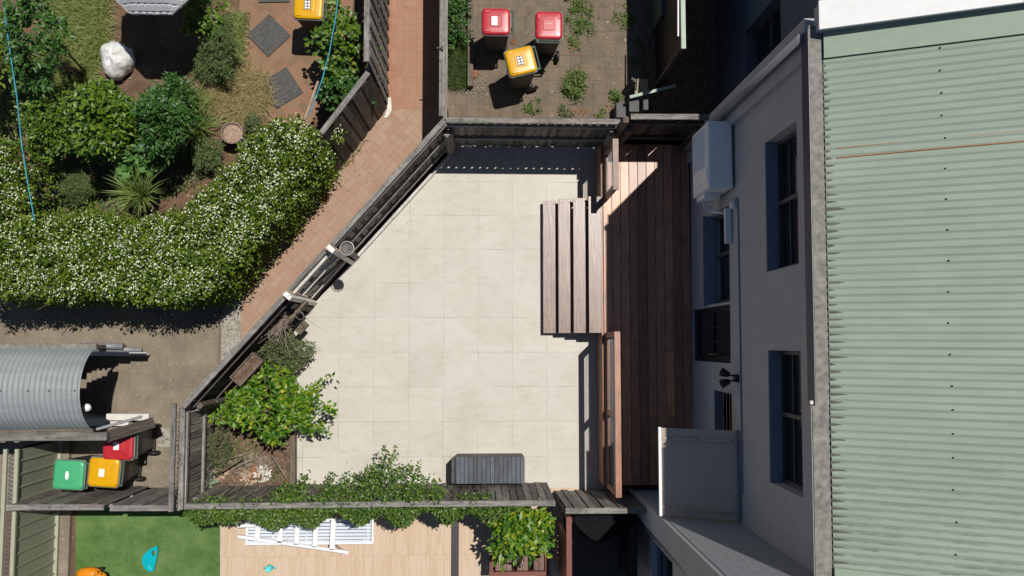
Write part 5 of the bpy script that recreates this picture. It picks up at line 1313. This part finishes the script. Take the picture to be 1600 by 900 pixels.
# ================================================================== HEDGE
hpx = [(-60, 330), (60, 338), (110, 325), (160, 332), (215, 340), (268, 326), (300, 300), (345, 272), (372, 228), (415, 190), (462, 178), (497, 200), (508, 238), (490, 270), (462, 300), (440, 338), (402, 378), (378, 412), (352, 442), (330, 466), (298, 474), (250, 481), (200, 474), (150, 470), (100, 472), (50, 468), (-60, 474)]
def hedge(label, px, z0, n, nfl, inner=None):
    poly = poly_px(px, z0); c_ = np.array(poly).mean(0)
    o = thing("flowering_hedge", label, "hedge", (c_[0], c_[1], 0), 0, "white flowering jasmine hedges")
    def top(q, e): return z0 + .10 * wob(q[:, 0], q[:, 1], 1.6) + .06 * wob(q[:, 0], q[:, 1], 4.5, 2) - .5 * np.clip(1 - e / .22, 0, 1) ** 2
    nc = n // 34; q = sample_poly(poly, int(nc * 1.45)); e = edgedist(q, poly); ok = e > rng.uniform(.05, .16, len(e)); q, e = q[ok], e[ok]; nc = len(q); q = q + rng.normal(0, .05, q.shape) * (1 + 1.2 * (e < .1))[:, None]
    zc_ = top(q, e) + rng.normal(-.03, .07, nc); cen = np.stack([q[:, 0], q[:, 1], zc_], 1)
    per = rng.integers(18, 48, nc); idx = np.repeat(np.arange(nc), per); m_ = len(idx)
    dirv = unit(rng.normal(0, 1, (m_, 3)) + [0, 0, .45]); rad = rng.uniform(.3, 1, (m_, 1)) ** .5 * rng.uniform(.06, .15, nc)[idx][:, None]
    pts = cen[idx] + dirv * rad * [1, 1, .8]
    V, T = leaf_arrays(pts, unit(dirv * [1, 1, .4] + rng.normal(0, .5, (m_, 3))), unit(dirv + [0, 0, .6] + rng.normal(0, .35, (m_, 3))), rng.uniform(.035, .08, m_), .5)
    tri_mesh("foliage", V, T, L_HEDGE, o)
    # inner shade leaves
    q = sample_poly(poly, n // 3); e = edgedist(q, poly); q, e = q[e > .1], e[e > .1]; z = top(q, e) - rng.uniform(.1, .4, len(q))
    cloud("inner_foliage", np.stack([q[:, 0], q[:, 1], z], 1), (.04, .075), .5, L_HEDGE, o)
    fc = rng.choice(nc, int(nc * .75), replace=False); fi = np.repeat(fc, rng.integers(1, 14, len(fc)))
    n2 = len(fi); dv = unit(rng.normal(0, .6, (n2, 3)) + [0, 0, .9]); ctr = cen[fi] + dv * rng.uniform(.09, .15, (n2, 1))
    base = np.repeat(ctr, 4, 0); nn = len(base)
    a = np.tile(np.arange(4) * 1.5708, n2) + np.repeat(rng.uniform(0, 6.28, n2), 4)
    dr_ = np.stack([np.cos(a), np.sin(a), np.zeros(nn)], 1)
    V, T = leaf_arrays(base, dr_, np.repeat(unit(dv + rng.normal(0, .4, (n2, 3))), 4, 0), np.repeat(rng.uniform(.010, .017, n2), 4), .75, fold=.05, droop=.05)
    tri_mesh("blossom", V, T, PETAL, o)
    # hanging sides
    ns = n // 5; k = rng.integers(0, len(poly), ns); tt = rng.uniform(0, 1, ns); A_ = np.array(poly)[k]; B_ = np.array(poly)[(k + 1) % len(poly)]
    s_ = A_ + (B_ - A_) * tt[:, None]; s_ = s_ + unit(c_ - s_) * .10 + rng.normal(0, .05, s_.shape)
    cloud("side_foliage", np.concatenate([s_, rng.uniform(.15, z0 - .3, (ns, 1))], 1), (.04, .07), .5, L_HEDGE, o)
    st_ = MB()
    for i in range(26):
        p = sample_poly(poly, 1)[0]; st_.tube([(p[0], p[1], 0), (p[0] + rnd.uniform(-.15, .15), p[1] + rnd.uniform(-.15, .15), z0 * .55), (p[0] + rnd.uniform(-.3, .3), p[1] + rnd.uniform(-.3, .3), z0 - .12)], [.014, .01, .005], 6)
    st_.build("stems", BARK, o)
    return o
hedge("large white flowering jasmine hedge curving between the garden and the brick path", hpx, 1.6, 44000, 0)
hedge("narrow white flowering hedge along the left edge of the photo", [(-70, 200), (10, 205), (38, 225), (48, 270), (55, 335), (20, 345), (-70, 345)], 1.5, 5500, 650)
# ================================================================== LEMON TREE BED
lt_ = thing("lemon_tree", "bright green lemon tree leaning over the corner of the beige paving", "tree", P(408, 645, 0))
c_ = P(410, 640, 1.15)
bush(lt_, (c_.x, c_.y, .78), (.76, .56, .55), 235, 9, (.07, .125), .48, L_LEMON, name="crown", up=.3, core=.3)
c2 = P(470, 645, .95); bush(lt_, (c2.x, c2.y, .62), (.50, .46, .45), 75, 8, (.06, .11), .48, L_LEMON, name="crown", up=.3, core=.4)
stems(lt_, (c_.x + .05, c_.y, .05), (c_.x, c_.y, .8), (.75, .55, .5), 12, r0=.028)
for (px, py) in ((441, 612), (446, 668), (392, 668)):
    q = P(px, py, 1.12); MB().lathe(q, [(.0001, .04), (.02, .03), (.03, 0), (.02, -.03), (.0001, -.042)], 12).build("lemon", LEMON, lt_, smooth=True)
shrub("dry_bush", "half dry grey green bush between the lemon tree and the long planter box", 438, 552, .8, (.40, .40, .5), 460, 12, (.022, .055), .42, L_GREY, core=.35, stemn=16)
o = thing("dead_twigs", "tangle of dead grey twigs sprouting from the long planter box", "twigs", (cB.x, cB.y, .9))
mb = MB()
for i in range(70):
    b_ = Vector((cB.x, cB.y, .95)) + dt * rnd.uniform(-.3, .45); e_ = b_ + Vector((rnd.gauss(.05, .16), rnd.gauss(-.1, .18), rnd.uniform(.05, .3)))
    mb.tube([b_, b_.lerp(e_, .5) + Vector((rnd.gauss(0, .04), rnd.gauss(0, .04), .05)), e_], [.005, .004, .002], 5)
mb.build("twigs", TWIG, o)
o = thing("bare_twigs", "long bare curved twigs beside the double capped fence", "twigs", P(320, 700, .1))
mb = MB()
for i in range(34):
    b_ = P(rnd.uniform(300, 345), rnd.uniform(690, 745), .1); e_ = b_ + Vector((rnd.gauss(.0, .3), rnd.gauss(.12, .25), rnd.uniform(.2, .9)))
    mb.tube([b_, b_.lerp(e_, .5) + Vector((rnd.gauss(0, .1), rnd.gauss(0, .1), .12)), e_], [.007, .005, .002], 5)
mb.build("twigs", TWIG, o)
shrub("wispy_bush", "wispy dark green bush beside the bare twigs", 338, 700, .6, (.25, .36, .4), 160, 10, (.02, .05), .3, L_GREY, stemn=8)
ag = thing("agave", "small pale agave rosette at the corner of the lemon tree bed", "agave", P(326, 750, .06))
c_ = P(326, 750, .06); n_ = 16; a = np.arange(n_) * 2.4; bs = np.tile(np.array([[c_.x, c_.y, .22]]), (n_, 1)); dr_ = np.stack([np.cos(a), np.sin(a), .2 + .9 * np.arange(n_) / n_], 1)
V, T = leaf_arrays(bs, dr_, np.tile(np.array([[0, 0, 1.]]), (n_, 1)), np.linspace(.27, .15, n_), .34, droop=.05)
tri_mesh("leaves", V, T, leafmat("agave_leaf", [(.13, .19, .12), (.2, .27, .17)], .5, .1), ag)
o = MB().tube([P(336, 742, .2), P(352, 733, .24), P(380, 716, .3)], [.022, .025, .015], 8).build("branch", BARK, loc=P(355, 732, .1), smooth=True); tag(o, "thick brown branch lying across the lemon tree bed", "branch")
for k, (x0_, y0_, x1_, y1_) in enumerate(((368, 730, 396, 717), (352, 718, 384, 708), (425, 712, 448, 748))):
    o = MB().tube([P(x0_, y0_, .25), P(x1_, y1_, .35)], .006, 5).build("cane", TWIG, loc=P(x0_, y0_, .1)); tag(o, ("pale straight cane pointing to the white litter", "pale cane under the lower edge of the lemon tree", "grey green cane beside the timber sleeper")[k], "cane", "loose canes in the lemon tree bed")
litter(412, 740, .14, 80, "", PAPER, (.03, .07), "pale_litter", z0=.07); litter(392, 745, .14, 60, "", STAKE, (.03, .07), z0=.07); litter(400, 735, .10, 16, "", LITTER, z0=.08); litter(345, 737, .14, 50, "", STAKE, (.04, .08), z0=.07); litter(395, 725, .4, 420, "", TWIG, (.015, .045), sq=.5, z0=.062); litter(370, 705, .4, 260, "", L_WEED, (.02, .05), "ground_cover", .6, z0=.065)
weed(428, 733, .16, 260, "ferny green plant beside the pale litter", L_HERB, .25, (.03, .06), "fern", .3, "small plants in the lemon tree bed")
weed(320, 770, .2, 420, "bright low foliage at the corner where the two fences meet", L_VINE, .5, (.035, .06), "creeping_plant", .6, "small plants in the lemon tree bed")
# ================================================================== VINE ON THE SOUTH FENCE
vn = thing("climbing_vine", "green climbing vine covering the south fence above the sandstone paving", "vine", (-1.7, VY - .1, 0))
def vinecloud(name, n, fn, size=(.032, .062)):
    cloud(name, fn(n), size, .6, L_VINE, vn, up=.15, tilt=.7)
def south(n):
    x = rng.uniform(-4.45, .62, n); dep = .26 + .10 * wob(x, x * 0, 1.3) + .07 * np.sin(x * 9)
    dep = np.where(x > -.1, np.maximum(.05, dep * (1 - (x + .1) * .85)), dep); dep = np.where(x < -2.6, dep * 1.28, dep * 1.08)
    u = rng.uniform(0, 1, n) ** .8; y = VY - .05 - u * dep - np.abs(rng.normal(0, .02, n))
    z = 1.60 - u ** 1.6 * .55 + rng.normal(0, .05, n) - rng.uniform(0, 1, n) ** 3 * .5
    return np.stack([x, y, z], 1)
vinecloud("outer_foliage", 17000, south)
def north(n):
    cl = [(605, 745, .26, .36), (575, 755, .2, .2), (645, 758, .22, .24), (680, 770, .16, .15), (540, 765, .16, .18), (512, 768, .14, .2), (470, 766, .12, .2), (445, 775, .2, .16), (630, 775, .4, .10), (560, 778, .3, .06)]
    sparse = [(390, 783, .3, .04, 60), (330, 782, .25, .06, 90), (740, 776, .3, .03, 110), (490, 780, .3, .05, 90)]
    out = []
    for px, py, rx, ry in cl:
        c_ = P(px, py, 1.35); m = int(n * rx * (ry + .15) / 1.0); a = rng.uniform(0, 6.28, m); q = rng.uniform(0, 1, m) ** .55
        out.append(np.stack([c_.x + rx * q * np.cos(a) * (1 + .3 * np.sin(5 * a)), np.maximum(c_.y + ry * q * np.sin(a) * (1 + .4 * np.sin(7 * a)), VY + .02), 1.35 + rng.normal(.05, .16, m) - .35 * np.clip(q * np.sin(a), 0, 1)], 1))
    for px, py, rx, ry, m in sparse:
        c_ = P(px, py, 1.5); a = rng.uniform(0, 6.28, m); q = rng.uniform(0, 1, m) ** .5
        out.append(np.stack([c_.x + rx * q * np.cos(a), np.maximum(c_.y + ry * q * np.sin(a), VY + .02), 1.5 + rng.normal(0, .1, m)], 1))
    return np.concatenate(out)
vinecloud("inner_foliage", 5200, north)
vs_ = MB()
for i in range(60):
    x = rnd.uniform(-4.2, .3); s_ = rnd.choice((1, -1)); vs_.tube([(x, VY + s_ * .03, rnd.uniform(.2, .9)), (x + rnd.uniform(-.2, .2), VY + s_ * .06, 1.5), (x + rnd.uniform(-.3, .3), VY + s_ * rnd.uniform(.08, .3), 1.45)], [.008, .006, .003], 5)
vs_.build("stems", BARK, vn)
# shrub in the slatted planter
ps = thing("potted_shrub", "large leaved green shrub growing in the brown slatted planter", "shrub", P(812, 850, .5))
c_ = P(812, 832, 1.25); bush(ps, (c_.x, c_.y, 1.0), (.44, .42, .42), 130, 8, (.09, .15), .52, L_LEMON, up=.3, core=.35); stems(ps, (P(812, 886, .45).x, P(812, 886, .45).y, .45), (c_.x, c_.y, 1.0), (.4, .4, .4), 9)
bpy.context.view_layer.update()
